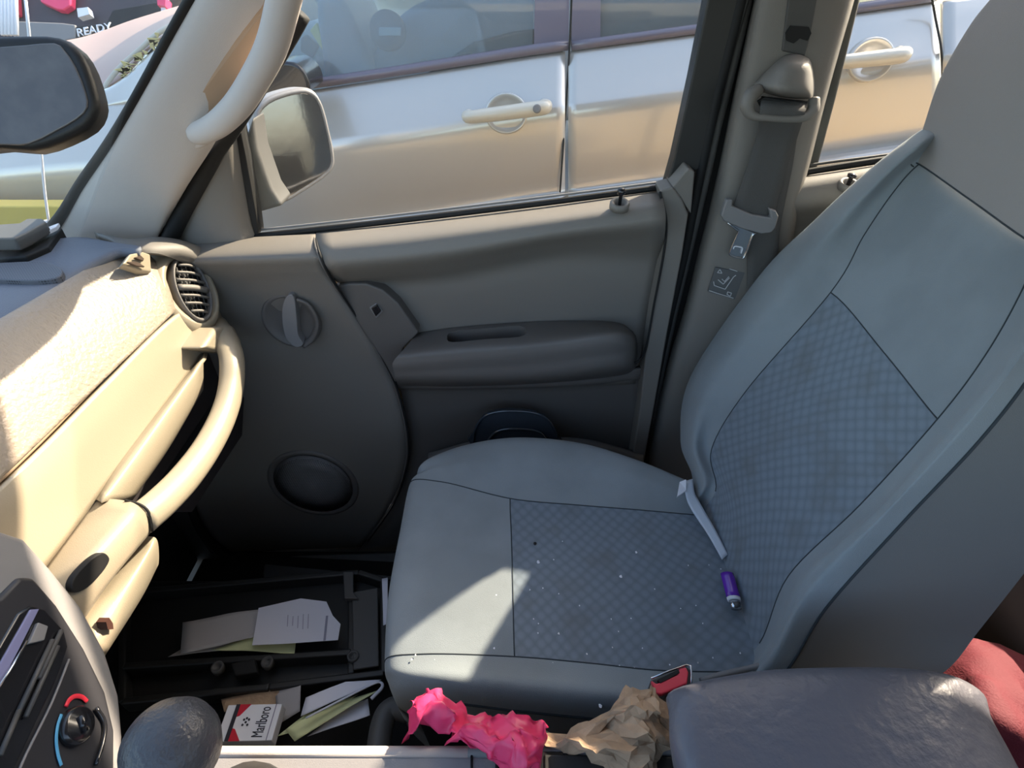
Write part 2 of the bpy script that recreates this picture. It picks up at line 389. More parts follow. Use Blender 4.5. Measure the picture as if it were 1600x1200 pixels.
# round latch handle recess
hc = P(455, 502, y=.922); yv = Vector((0, -1, 0))
bz = lathe('handle_bezel', hc, yv, [(.061, -.016), (.061, -.001), (.059, .003), (.054, .003), (.050, -.001), (.030, -.004), (.0, -.005)], M['taupe_d'], door, 48, .93, (1, 0, 0))
lever = [(448, 463), (458, 462), (462, 480), (464, 505), (466, 525), (474, 538), (462, 543), (447, 530), (441, 505), (441, 480)]
prism('latch_lever', px_poly(lever, y=.905), (0, .022, 0), M['mgrey'], bz, .004, True, curve=3)
tube('handle_ring', [P(a, b, y=.914) for a, b in [(464, 468), (480, 475), (492, 492), (495, 510), (488, 528), (474, 540)]], .007, M['taupe_d'], bz, 6, flat=.6)
tube('bezel_gap', [hc+Vector((math.cos(a)*.0525, -.0015, math.sin(a)*.0565)) for a in [2*PI*i/24 for i in range(24)]], .0014, M['blackr'], bz, 1, closed=True)
# speaker
sc = P(490, 757, y=.938)
sg = lathe('speaker_ring', sc, yv, [(.122, -.008), (.122, .001), (.117, .004), (.110, .003), (.106, -.001), (.0, -.001)], M['taupe_d'], door, 56, .93, (1, 0, 0))
lathe('speaker_cone_cover', sc+Vector((0, -.0015, 0)), yv, [(.106, 0), (.06, .002), (0, .003)], M['mgrey'], sg, 48, .93, (1, 0, 0))
bm = bmesh.new()
for i in range(-24, 25):
    for j in range(-24, 25):
        x = (i+(j % 2)*.5)*.0045; z = j*.0041
        if (x/.092)**2+(z/.097)**2 < 1:
            c = sc+Vector((x, -.0052+.002*min(1, (x*x+z*z)/.010), z)); vs_ = [bm.verts.new(c+Vector((math.cos(a)*.0014, 0, math.sin(a)*.0014))) for a in [PI/3*q for q in range(6)]]
            bm.faces.new(vs_)
o = finish(bm, 'grille_holes', M['blackr'], sg, False); o['kind'] = 'stuff'
# lock pin
lp = P(968, 320, y=.900)
lk = lathe('lock_pin_collar', lp, (0, -.25, 1), [(.0165, -.006), (.0165, .003), (.014, .006), (.010, .004), (.008, -.002), (0, -.003)], M['taupe'], door, 24)
lathe('lock_pin', lp, (0, -.1, 1), [(.003, 0), (.003, .016), (.0065, .019), (.0075, .024), (.005, .028), (0, .029)], M['gloss'], lk, 16)
# window seals, frame and glass
tube('sill_seal', [P(a, b, y=.975) for a, b in [(398, 369), (600, 347), (850, 317), (1046, 291)]], .0055, M['blackr'], door, 6)
tube('sill_bright_strip', [P(a, b, y=.985) for a, b in [(398, 360), (600, 338), (850, 308), (1046, 283)]], .0022, M['mgrey'], door, 6)
prism('window_frame_front', px_poly([(352, 172), (368, 165), (384, 245), (400, 335), (404, 366), (398, 372), (388, 330), (370, 235)], y=.972), (0, .03, 0), M['blackr'], door, .002)
Brear = [(1145, -120), (1190, -120), (1172, 0), (1128, 150), (1100, 262), (1086, 268), (1076, 262), (1052, 291), (1041, 292), (1053, 250), (1082, 120), (1106, 0), (1118, -60)]
prism('window_frame_rear', px_poly(Brear, y=.965), (0, .035, 0), M['black'], door, .003)
box('window_frame_top', Vector((0, .965, 1.32)), (1.0, .03, .03), M['black'], door, .004)
o = prism('window_glass', px_poly([(392, 372), (366, 150), (375, -140), (1135, -150), (1056, 240), (1046, 293), (850, 320)], y=.984), (0, .004, 0), M['glass'], door)
# outer skin of the door below the glass (lit by the sun outside)
prism('outer_skin', [Vector((-.75, 1.03, -.1)), Vector((.46, 1.03, -.1)), Vector((.46, 1.03, .76)), Vector((-.75, 1.03, .64))], (0, .012, 0), M['exterior'], door, .004)
# map pocket with things
pk = [[P(a, b, y=y) for a, b in r] for r, y in [
    ([(672, 712), (760, 692), (900, 690), (1002, 712)], .935), ([(670, 722), (760, 702), (900, 700), (1003, 724)], .918), ([(665, 800), (760, 800), (900, 800), (1003, 800)], .918)]]
grid('map_pocket', pk, M['taupe_d'], door, 5, .008)

# exterior mirror
em = thing('exterior_mirror', P(455, 300, y=1.08), 'silver exterior wing mirror with dusty, darkened glass outside the passenger window', 'mirror')
mo = [(398, 185), (402, 165), (425, 148), (465, 137), (488, 140), (503, 160), (515, 205), (522, 240), (521, 262), (505, 280), (470, 303), (448, 316), (437, 312), (425, 285), (408, 235)]
mpl = (P(460, 230, y=1.16), Vector((.55, -.8, .12)).normalized())
mo3 = [P(a, b, pl=mpl) for a, b in mo]; cc = sum(mo3, Vector())/len(mo3)
back = -mpl[1]
prism('mirror_housing', mo3, back*.07, M['mgrey'], em, .012, True, curve=3)
gl3 = [cc+(p-cc)*.90 for p in mo3]
prism('mirror_glass', [p-back*.001 for p in gl3], back*-.003, M['mirror'], em, .001, curve=3)
tube('mirror_rim', [cc+(p-cc)*.93-back*.001 for p in mo3], .004, M['mgrey'], em, 4, closed=True)
prism('mirror_base', px_poly([(376, 235), (394, 182), (402, 235), (424, 296), (442, 322), (400, 334), (390, 300)], y=1.0), (0, .06, 0), M['dgrey'], em, .008, True)

# ================================================================== WINDSHIELD PILLAR
pil = thing('windshield_pillar', P(180, 390, y=.93), 'pale grey windshield pillar trim rising from the dashboard corner', 'pillar')
def yp(py): return .95-(385-py)*.00042
prow = []
for py, l, m1, m2, r in [(-120, 378, 420, 480, 530), (-40, 326, 365, 430, 490), (0, 303, 345, 405, 470), (60, 270, 312, 372, 435), (120, 237, 280, 345, 400),
                        (180, 203, 250, 315, 362), (235, 171, 222, 290, 330), (290, 133, 195, 265, 295), (340, 104, 165, 245, 268), (380, 82, 130, 232, 248), (410, 60, 110, 225, 240)]:
    y = yp(py)
    prow.append([P(l-2, py, y=y+.035), P(l, py, y=y+.006), P(m1, py, y=y-.012), P(m2, py, y=y-.014), P(r-5, py, y=y), P(r, py-2, y=y+.035)])
grid('pillar_trim', prow, M['pillar'], pil, 5, -.006)
tube('windshield_seal', [P(l-6, py, y=yp(py)+.01) for py, l in [(-120, 378), (-40, 326), (0, 302), (60, 268), (120, 236), (180, 202), (235, 168), (290, 130), (340, 100), (385, 62)]], [.006, .006, .006, .0065, .008, .011], M['blackr'], pil, 5)
tube('door_seal', [P(a, b, y=.940) for a, b in [(470, 20), (448, 60), (400, 140), (362, 200), (338, 235), (308, 290), (281, 340), (258, 388)]], .014, M['blackr'], pil, 5)
# recessed well and grab handle
well = [(425, -40), (421, 10), (416, 70), (400, 125), (372, 172), (340, 192), (300, 180), (294, 165), (318, 120), (345, 62), (388, 0), (405, -40)]
prism('handle_well', [P(a, b, y=yp(b)-.013) for a, b in well], (0, .006, 0), mat('warm_lit_plastic', (176, 146, 118), .7), pil, .002, curve=3)  # warm light inside the well put into its brown colour
hp = [(463, -100, -.02), (452, -40, -.055), (440, 15, -.062), (425, 70, -.064), (403, 115, -.062), (373, 162, -.058), (343, 192, -.048), (318, 206, -.03), (304, 208, -.008)]
tube('grab_handle', [P(a, b, y=yp(b)+o_) for a, b, o_ in hp], [.018, .0185, .0185, .0185, .018, .018, .0175, .0165, .0155], M['pillar'], pil, 6, n=16, flat=.8, up=(0, -1, .3))
prism('handle_mount', [P(a, b, y=yp(b)-.012) for a, b in [(289, 190), (298, 178), (322, 184), (335, 205), (322, 228), (300, 233), (290, 222)]], (0, .01, 0), M['pillar'], pil, .003, True, curve=2)

# ================================================================== CENTRE PILLAR + SEAT BELT
cp = thing('centre_pillar', P(1060, 720, y=.98), 'tall taupe centre pillar trim between front and rear passenger doors', 'pillar')
rows = []
for py, l, r in [(-110, 1205, 1362), (0, 1180, 1335), (80, 1163, 1312), (160, 1146, 1290), (240, 1130, 1270), (320, 1112, 1250), (400, 1092, 1235), (480, 1072, 1215), (560, 1048, 1200), (640, 1028, 1180), (735, 1008, 1170), (830, 1000, 1165)]:
    wd = r-l
    rows.append([P(l-3, py, y=1.01), P(l, py, y=.968), P(l+16, py, y=.940), P(l+wd*.45, py, y=.930), P(r-26, py, y=.932), P(r-4, py, y=.945), P(r, py, y=1.0)])
grid('pillar_trim', rows, M['taupe'], cp, 5, -.006)
prism('seal_backing', px_poly([(1175, -120), (1215, -120), (1195, 0), (1150, 200), (1110, 360), (1060, 560), (1020, 740), (992, 740), (1010, 600), (1050, 420), (1070, 300), (1110, 150), (1150, 0)], y=1.0), (0, .03, 0), M['blackr'], cp)
tube('body_seal', [P(a, b, y=.985) for a, b in [(1190, -120), (1168, 0), (1140, 120), (1120, 200), (1098, 300), (1074, 400), (1046, 520), (1024, 630), (1006, 730)]], .008, M['dgrey'], cp, 4)
tube('body_seal', [P(a, b, y=.97) for a, b in [(1180, -120), (1157, 0), (1120, 150), (1096, 260), (1082, 330), (1068, 400), (1040, 520), (1018, 630), (1000, 730)]], .009, M['blackr'], cp, 4)
sl_ = [(1247, -80), (1290, -80), (1277, 0), (1266, 60), (1258, 88), (1222, 80), (1232, 0)]
slot = prism('height_adjuster_plate', px_poly(sl_, y=.928), (0, .01, 0), M['dgrey'], cp, .002)
prism('adjuster_slot', px_poly([(1236, 40), (1264, 42), (1268, 52), (1262, 64), (1250, 60), (1240, 68), (1230, 64), (1228, 52)], y=.925), (0, .006, 0), M['blackr'], slot)
lb = prism('warning_label', px_poly([(1118, 418), (1164, 426), (1148, 468), (1106, 456)], y=.929), (0, .003, 0), M['label'], cp)
def lines(name, segs, y, r, m, parent):
    bm = bmesh.new()
    for s in segs:
        ps = [P(a, b, y=y) for a, b in s]
        for p, q in zip(ps, ps[1:]):
            dn = (q-p).normalized(); e = dn.cross(Vector((0, 1, 0))).normalized()*r; f = Vector((0, r*.5, 0))
            a = [bm.verts.new(v) for v in (p-e-f, p+e-f, q+e-f, q-e-f)]; b = [bm.verts.new(v) for v in (p-e+f, p+e+f, q+e+f, q-e+f)]
            bm.faces.new(a); bm.faces.new(b)
            for i in range(4): bm.faces.new((a[i], a[(i+1) % 4], b[(i+1) % 4], b[i]))
    return finish(bm, name, m, parent, False)
lines('label_pictogram', [[(1115, 440), (1116, 446), (1133, 452), (1146, 433), (1150, 430)], [(1122, 437), (1130, 444), (1140, 434)], [(1128, 436), (1132, 440), (1139, 432)],
      [(1121, 426), (1125, 421), (1128, 427), (1121, 426)], [(1137, 456), (1143, 458), (1141, 463), (1136, 460), (1137, 456)], [(1108, 454), (1120, 458), (1146, 466)], [(1140, 420), (1152, 424)]], .927, .0007, M['line'], lb)
belt = thing('seat_belt', P(1200, 180, y=.91), 'dark grey shoulder belt with steel tongue hanging on the centre pillar', 'seat belt')
grd = [[P(a, b, y=y) for a, b, y in r] for r in [
    [(1218, 92, .93), (1228, 86, .925), (1245, 84, .922), (1262, 90, .925), (1268, 98, .93)],
    [(1200, 108, .925), (1222, 100, .895), (1245, 97, .888), (1264, 100, .895), (1271, 112, .93)],
    [(1184, 124, .92), (1215, 124, .882), (1242, 122, .875), (1265, 122, .885), (1273, 132, .93)],
    [(1178, 132, .92), (1212, 142, .878), (1240, 144, .872), (1264, 144, .882), (1272, 146, .93)],
    [(1186, 142, .93), (1212, 150, .90), (1240, 154, .90), (1264, 154, .90), (1270, 154, .93)]]]
grid('guide_cover', grd, M['taupe'], belt, 5, -.004)
tube('guide_loop', [P(a, b, y=y) for a, b, y in [(1186, 140, .905), (1173, 150, .895), (1168, 166, .89), (1176, 180, .885), (1200, 184, .88), (1230, 186, .88), (1255, 184, .882), (1270, 172, .89), (1272, 155, .90)]], [.0085, .011, .0105, .007, .005, .005, .006, .0085, .008], M['taupe'], belt, 6)
prism('guide_slot', px_poly([(1184, 158), (1195, 152), (1252, 164), (1258, 172), (1190, 170)], y=.893), (0, .004, 0), M['blackr'], belt)
def strip(name, pairs, m, parent, th=.0022): return sheet(name, dense([[P(*a[:2], y=a[2]), P(*b[:2], y=b[2])] for a, b in pairs], 4), m, parent, -th)
strip('belt_webbing', [((1190, 150, .905), (1262, 158, .905)), ((1188, 172, .876), (1258, 176, .878)), ((1182, 215, .90), (1246, 215, .90)), ((1168, 260, .908), (1230, 262, .908)), ((1150, 312, .912), (1212, 330, .912)), ((1145, 325, .912), (1207, 343, .912))], M['belt'], belt)
strip('belt_webbing', [((1190, 182, .915), (1250, 182, .915)), ((1186, 260, .92), (1238, 262, .92)), ((1170, 350, .922), (1218, 365, .922)), ((1166, 470, .922), (1212, 470, .922)), ((1150, 560, .922), (1196, 560, .922))], M['belt'], belt)
tb = [(1135, 312), (1146, 312), (1144, 322), (1176, 336), (1205, 340), (1202, 326), (1213, 330), (1217, 338), (1212, 356), (1206, 364), (1190, 366), (1160, 358), (1132, 346), (1127, 338)]
prism('tongue_body', px_poly(tb, y=.902), (0, .012, 0), M['mgrey'], belt, .003, True)
tub = [(1137, 348), (1151, 359), (1153, 364), (1141, 392), (1142, 399), (1156, 403), (1164, 400), (1176, 368), (1182, 365)]
prism('tongue_blade', px_poly(tub, y=.907), (0, .003, 0), M['chrome'], belt, .0008)
tube('blade_edge', px_poly(tub, y=.906), .0015, M['chrome'], belt, 3)
tube('blade_slot', px_poly([(1146, 389), (1148, 385), (1156, 386), (1160, 388), (1158, 396)], y=.905), .0011, M['white'], belt, 3)

# ================================================================== REAR DOOR
rd = thing('rear_door', P(1330, 400, y=1.0), 'rear passenger door with beige sill and dark lock pin behind the centre pillar', 'door')
rows = [[P(a, b, y=y) for a, b in r] for r, y in [
    ([(1200, 281), (1300, 268), (1450, 245), (1650, 215)], .998), ([(1200, 287), (1300, 273), (1450, 250), (1650, 221)], .965),
    ([(1200, 306), (1300, 295), (1450, 275), (1650, 250)], .942), ([(1200, 330), (1300, 318), (1450, 300), (1650, 275)], .94), ([(1200, 350), (1300, 340), (1450, 322), (1650, 300)], .965),
    ([(1200, 390), (1300, 380), (1450, 365), (1650, 350)], .975), ([(1200, 560), (1300, 560), (1450, 560), (1650, 560)], .975), ([(1200, 820), (1300, 820), (1450, 820), (1650, 820)], .975)]]
grid('door_trim', rows, M['taupe'], rd, 5, -.01)
tube('sill_seal', [P(a, b, y=.985) for a, b in [(1200, 279), (1300, 262), (1400, 247), (1650, 212)]], .006, M['blackr'], rd)
tube('sill_seal', [P(a, b, y=.992) for a, b in [(1200, 268), (1300, 253), (1400, 240), (1650, 202)]], .0025, M['dgrey'], rd)
lp2 = P(1325, 289, y=.942)
lk = lathe('lock_pin_collar', lp2, (0, -.25, 1), [(.0165, -.006), (.0165, .003), (.014, .006), (.010, .004), (.008, -.002), (0, -.003)], M['taupe'], rd, 24)
lathe('lock_pin', lp2, (0, -.1, 1), [(.0035, 0), (.0035, .012), (.007, .014), (.0075, .018), (0, .020)], M['gloss'], lk, 16)
prism('window_glass', px_poly([(1200, 285), (1280, -120), (1750, -150), (1700, 208)], y=.995), (0, .004, 0), M['glass'], rd)
prism('sun_block_frame', px_poly([(1215, -130), (1372, -130), (1345, 0), (1308, 150), (1278, 262), (1200, 285)], y=1.0), (0, .075, 0), M['black'], rd, .004)  # hidden frame behind the pillar, added deep to block sun
prism('outer_skin', [Vector((.5, 1.03, -.1)), Vector((1.6, 1.03, -.1)), Vector((1.6, 1.03, .84)), Vector((.5, 1.03, .77))], (0, .012, 0), M['exterior'], rd, .004)

# ================================================================== SILL, FOOTWELL
kp = [(235, 750), (292, 770), (300, 815), (330, 862), (365, 884), (412, 890), (414, 905), (300, 915), (180, 925), (160, 830)]
o = prism('trim_1', px_poly(kp, y=.93), (0, .04, 0), M['dgrey'], None, .006, True); o['kind'] = 'structure'; tag(o, 'dark grey plastic kick panel beside the footwell')
o = tube('trim_2', [P(a, b, y=.935) for a, b in [(285, 700), (298, 790), (322, 842), (360, 872), (410, 880)]], .011, M['blackr'], None); o['kind'] = 'structure'; tag(o, 'black rubber door opening seal')
o = prism('trim_3', [P(410, 868, y=.945), P(1010, 850, y=.945), P(1010, 912, y=.86), P(410, 905, y=.86)], (0, 0, -.04), M['dgrey'], None, .008, True); o['kind'] = 'structure'; tag(o, 'dark grey door sill plate')

# black open tray in the footwell
ty = thing('footwell_tray', P(400, 1000, z=.10), 'black plastic open tray lying in the footwell and holding papers', 'tray')
tz = .115
outer = [P(a, b, z=tz) for a, b in [(190, 925), (560, 893), (598, 905), (600, 1050), (420, 1072), (190, 1095)]]
cen = sum(outer, Vector())/len(outer)
prism('tray_floor', [p-Vector((0, 0, .03)) for p in outer], (0, 0, -.01), M['black'], ty, .003)
def wall(a, b, h=.034, th=.012, m=None):
    d_ = (b-a).normalized(); n = Vector((-d_.y, d_.x, 0))*th
    return prism('tray_wall', [a-n*.5, b-n*.5, b+n*.5, a+n*.5], (0, 0, -h), m or M['black'], ty, .003)
for i in range(len(outer)): wall(outer[i], outer[(i+1) % len(outer)])
wall(P(548, 900, z=tz), P(548, 1052, z=tz))
wall(P(192, 1040, z=tz+.004), P(548, 1018, z=tz+.004))
prism('tray_lid', [P(a, b, z=tz+.004) for a, b in [(550, 925), (590, 918), (592, 1040), (552, 1046)]], (0, 0, -.006), M['dgrey'], ty, .002)
prism('hinge_bracket', [P(a, b, z=tz+.012) for a, b in [(536, 893), (552, 893), (552, 925), (560, 935), (538, 935)]], (0, 0, -.012), M['dgrey'], ty, .002)
for a, b in [(340, 1043), (418, 1035), (552, 1026)]:
    lathe('tray_boss', P(a, b, z=tz+.004), (0, 0, 1), [(.011, -.01), (.011, .004), (.007, .004), (.006, -.002), (0, -.002)], M['dgrey'], ty, 16)
prism('latch_block', [P(a, b, z=tz+.012) for a, b in [(360, 1036), (398, 1028), (402, 1050), (366, 1056)]], (0, 0, -.02), M['blackr'], ty, .003)

def leafsheet(name, pix, z, m, label, dz=(0, 0, 0, 0), cat='paper', group=None, k=4, jit=.0012):
    """pix: 4 corners a b c d (quad), wavy sheet with thickness"""
    a, b, c, d_ = [P(p[0], p[1], z=z+q) for p, q in zip(pix, dz)]
    n = 9; g = []
    for i in range(n):
        row = []
        for j in range(n):
            u, v = j/(n-1), i/(n-1); p = (a.lerp(b, u)).lerp(d_.lerp(c, u), v)
            p = p+Vector((0, 0, noise.noise(p*14+Vector((z*50, 0, 0)))*.006)); row.append(p)
        g.append(row)
    o = sheet(name, g, m, None, -.0006); tag(o, label, cat, group); return o
leafsheet('paper_sheet', [(285, 972), (425, 948), (440, 985), (282, 1022)], .125, M['paper_g'], 'greyish paper sheet lying at the front end of the footwell tray', (.0, .01, .01, 0))
leafsheet('paper_sheet', [(262, 1026), (300, 1004), (420, 985), (425, 1005)], .118, M['paper_g'], 'thin grey sheet edge sticking out under the other tray papers')
leafsheet('paper_sheet', [(330, 1015), (400, 990), (462, 1002), (460, 1021)], .121, M['paper_y'], 'pale yellow sheet between the white papers in the footwell tray', (0, .004, 0, 0))
pn = [P(a, b, z=.139) for a, b in [(404, 950), (470, 935), (510, 940), (520, 962), (532, 975), (528, 1000), (440, 1006), (394, 1008), (400, 975)]]
o = prism('receipt', pn, (0, 0, -.001), M['paper'], None, 0); tag(o, 'white printed receipt on top of the footwell tray papers', 'receipt')
def flatlines(name, segs, z, r, m, parent):
    bm = bmesh.new()
    for s in segs:
        ps = [P(a, b, z=z) for a, b in s]
        for p, q in zip(ps, ps[1:]):
            e = (q-p).normalized().cross(Vector((0, 0, 1)))*r
            bm.faces.new([bm.verts.new(v) for v in (p-e, p+e, q+e, q-e)])
    return finish(bm, name, m, parent, False)
pr = [[(450+8*i, 962+random.uniform(-3, 3)), (449+8*i, 985+random.uniform(-8, 4))] for i in range(5)]
flatlines('printed_lines', pr, .1395, .0006, M['inkg'], o)
flatlines('printed_rule', [[(511, 962), (507, 1001)]], .1395, .0022, M['inkg'], o)
leafsheet('paper_sheet', [(597, 905), (606, 903), (606, 975), (599, 978)], .15, M['paper'], 'white paper edge between the footwell tray and the seat cushion')
# folded papers by the console
def fold(name, pix, m, label, zz=(.15, .15, .15, .15), th=.0008, cat='paper'):
    pts = [P(a, b, z=q) for (a, b), q in zip(pix, zz)]
    o = prism(name, pts, (0, 0, -th), m, None, 0); return tag(o, label, cat)
leafsheet('folded_paper', [(478, 1090), (540, 1065), (596, 1062), (470, 1120)], .165, M['paper'], 'topmost white folded sheet of the bundle near the seat front', (0, .01, .012, 0))
leafsheet('folded_paper', [(432, 1150), (476, 1118), (560, 1085), (470, 1140)], .155, M['paper_y'], 'yellow sheet folded inside the paper bundle by the console')
leafsheet('folded_paper', [(446, 1140), (500, 1108), (592, 1078), (460, 1158)], .158, M['paper_y'], 'lower yellow leaf spreading out of the paper bundle by the console', (0, 0, .01, 0))
leafsheet('folded_paper', [(480, 1150), (540, 1105), (575, 1092), (578, 1118)], .145, M['paper'], 'loose white sheet under the bundle beside the seat front', (0, 0, 0, .01))
tube('folded_paper', [P(a, b, z=.175) for a, b in [(478, 1122), (540, 1090), (580, 1070), (594, 1066), (597, 1074), (580, 1092)]], .003, M['paper'], None, 5, flat=.5)
tag(D.objects['folded_paper.004'] if 'folded_paper.004' in D.objects else D.objects['folded_paper'], 'rolled white paper fold at the end of the bundle', 'paper')
leafsheet('paper_scrap', [(345, 1092), (430, 1072), (450, 1100), (350, 1112)], .10, M['kraft'], 'crumpled tan paper scrap behind the cigarette pack', (0, .01, .0, .01))
leafsheet('paper_scrap', [(428, 1072), (470, 1068), (468, 1110), (435, 1130)], .105, M['paper_g'], 'grey paper scrap between cigarette pack and paper bundle', (0, .01, .0, .0))
# cigarette pack
pc = P(393, 1133, z=.13)
pkx, pky = (P(430, 1132, z=.13)-P(352, 1134, z=.13)).normalized(), Vector((0, 1, 0))
pack = thing('cigarette_pack', pc, 'red and white flip-top cigarette pack lying beside the gear lever', 'cigarette pack')
fm = frame(pc, pkx, pky); rot = fm.to_3x3().to_4x4()
L_, W_, H_ = .092, .056, .024
box('carton', pc, (L_, W_, H_), M['white'], pack, .0015, rot)
def onpack(uvs, m, name, z=.0003, h=.0006):
    prism(name, [pc+rot.to_3x3() @ Vector((u, v, H_/2+z)) for u, v in uvs], rot.to_3x3() @ Vector((0, 0, h)), m, pack)
xl = -L_/2
onpack([(xl+.018, -W_/2), (xl+.040, -W_/2), (xl+.026, -.010), (xl+.018, -.008)], M['packred'], 'red_chevron')
onpack([(xl+.018, W_/2), (xl+.018, .008), (xl+.026, .010), (xl+.040, W_/2)], M['packred'], 'red_chevron')
onpack([(xl+.015, -W_/2), (xl+.0215, -W_/2), (xl+.0215, W_/2), (xl+.015, W_/2)], M['ink'], 'lid_band', .001)
for dx, dy in [(-.004, .004), (.004, .004), (0, 0), (-.004, -.004), (.004, -.004), (0, .006)]:
    onpack([(xl+.040+dx+.002*math.cos(a), dy+.002*math.sin(a)) for a in [PI/3*i for i in range(6)]], M['ink'], 'crest_mark')
text('pack_lettering', 'Marlboro', .026, frame(pc+rot.to_3x3() @ Vector((.021, 0, H_/2+.0006)), pky, -pkx), M['ink'], pack, sx=.47)
onpack([(L_/2-.010, -W_/2), (L_/2-.0085, -W_/2), (L_/2-.0085, W_/2), (L_/2-.010, W_/2)], M['inkg'], 'printed_rule')

# ================================================================== SEAT
seat = thing('front_passenger_seat', Vector((.15, .6, .04)), 'grey cloth front passenger seat with patterned inserts and high headrest', 'seat')
cq = [
 [(652, 742, .345), (700, 706, .36), (795, 687, .372), (900, 694, .372), (990, 720, .372), (1075, 755, .372)],
 [(655, 747, .350), (706, 722, .378), (800, 706, .392), (903, 714, .392), (995, 740, .392), (1082, 772, .385)],
 [(640, 757, .345), (690, 753, .368), (797, 779, .362), (900, 789, .362), (1000, 797, .362), (1100, 806, .362)],
 [(625, 830, .338), (690, 830, .362), (799, 838, .362), (908, 846, .358), (1015, 852, .358), (1130, 858, .358)],
 [(607, 930, .336), (680, 922, .362), (801, 905, .362), (920, 915, .358), (1040, 925, .358), (1160, 925, .358)],
 [(601, 1035, .332), (660, 1022, .360), (804, 1026, .362), (920, 1036, .362), (1040, 1048, .362), (1200, 1050, .362)],
 [(606, 1064, .325), (668, 1062, .362), (810, 1072, .370), (930, 1084, .372), (1040, 1092, .372), (1200, 1095, .372)],
 [(620, 1098, .300), (690, 1096, .318), (810, 1110, .325), (930, 1122, .325), (1040, 1130, .325), (1200, 1140, .325)]]
CG = [[P(a, b, z=z) for a, b, z in r] for r in cq]
top = [p+Vector((0, .01, -.14)) for p in CG[0]]; bot = [p+Vector((0, .015, -.12)) for p in CG[-1]]
CG = [top]+CG+[bot]
CG = [[r[0]+Vector((.03, 0, -.13))]+r for r in CG]      # nose wraps down
K = 8
DG = dense(CG, K)
def sub(Gd, i0, i1, j0, j1, k=K): return [r[j0*k:j1*k+1] for r in Gd[i0*k:i1*k+1]]
sheet('far_bolster', sub(DG, 0, 3, 0, 6), M['seat'], seat)
sheet('front_cloth_panel', sub(DG, 3, 6, 0, 3), M['seat'], seat)
sheet('cushion_insert', sub(DG, 3, 6, 3, 6), M['insert'], seat)
sheet('near_bolster', sub(DG, 6, 9, 0, 6), M['seat'], seat)
def seamline(Gd, idx, r=.0010, lift=Vector((0, 0, .0002)), name='stitched_seam'):
    tube(name, [Gd[i][j]+lift for i, j in idx], r, M['seam'], seat, 1, n=6)
seamline(DG, [(3*K, j) for j in range(K, 6*K+1)])
seamline(DG, [(6*K, j) for j in range(K-3, 6*K+1)])
seamline(DG, [(i, 3*K) for i in range(3*K, 6*K+1)])
seamline(DG, [(8*K, j) for j in range(K+6, 6*K+1)], .0018, Vector((0, -.001, 0)), 'lower_piping')
# back
BP0 = Vector((.35, .6, .36)); BN = Vector((-1, 0, .36)).normalized(); BU = Vector((.36, 0, 1)).normalized()
def PB(a, b, d=0): return P(a, b, pl=(BP0, BN), d=d)
br = [
 ((1085, 752), (1098, 760), (1118, 768), (1150, 880), (1187, 1005), (1196, 1025), (1228, 1048), (1478, 1048)),
 ((1066, 690), (1082, 690), (1112, 702), (1190, 790), (1232, 900), (1262, 905), (1290, 950), (1530, 985)),
 ((1080, 590), (1106, 597), (1165, 612), (1260, 690), (1345, 788), (1375, 800), (1408, 818), (1620, 870)),
 ((1185, 435), (1226, 440), (1298, 457), (1382, 552), (1465, 655), (1494, 670), (1528, 690), (1700, 760)),
 ((1275, 345), (1302, 352), (1350, 368), (1450, 460), (1540, 555), (1580, 568), (1612, 582), (1800, 640)),
 ((1355, 272), (1374, 280), (1398, 298), (1500, 380), (1598, 452), (1640, 460), (1676, 470), (1850, 520)),
 ((1428, 216), (1432, 230), (1437, 256), (1520, 315), (1622, 385), (1680, 400), (1722, 405), (1900, 430)),
 ((1462, 196), (1470, 204), (1482, 232), (1560, 290), (1650, 350), (1710, 370), (1750, 380), (1930, 390))]
dd = (0, .034, .0, -.008, .0, .034, .008)
BG = []
for i, r in enumerate(br):
    f = 1 if 0 < i < 7 else .6; ex = -.025 if i == 7 else 0
    row = [PB(a, b, d*f+ex) for (a, b), d in zip(r[:7], dd)]
    y7 = row[6].y+.012
    row = [row[0]-BN*.11+Vector((0, .0, 0))]+row+[P(*r[7], y=y7)]
    BG.append(row)
BG = [[p-BU*.09 for p in BG[0]]]+BG
DB = dense(BG, K)
sheet('far_back_bolster', sub(DB, 0, 8, 0, 3), M['seat'], seat)
sheet('back_insert', sub(DB, 0, 4, 3, 5), M['insert'], seat)
sheet('upper_back_panel', sub(DB, 4, 8, 3, 5), M['seat'], seat)
sheet('near_back_bolster', sub(DB, 0, 8, 5, 7), M['seat'], seat)
sheet('side_panel', sub(DB, 0, 8, 7, 8), M['seat_side'], seat)
seamline(DB, [(i, 3*K) for i in range(K, 7*K+1)], .0009, BN*.0002)
seamline(DB, [(i, 5*K) for i in range(K, 7*K+1)], .0009, BN*.0002)
seamline(DB, [(i, 7*K) for i in range(K, 7*K+1)], .0018, Vector((0, -.0006, 0)), 'side_piping')
seamline(DB, [(4*K, j) for j in range(3*K, 5*K+1)], .0009, BN*.0002)
# rear shell
bk = [[r[0]-BN*.02, (r[0]+r[-1])/2-BN*.03, r[-1]] for r in BG]
sheet('back_shell', dense(bk, 6), M['seat_side'], seat)
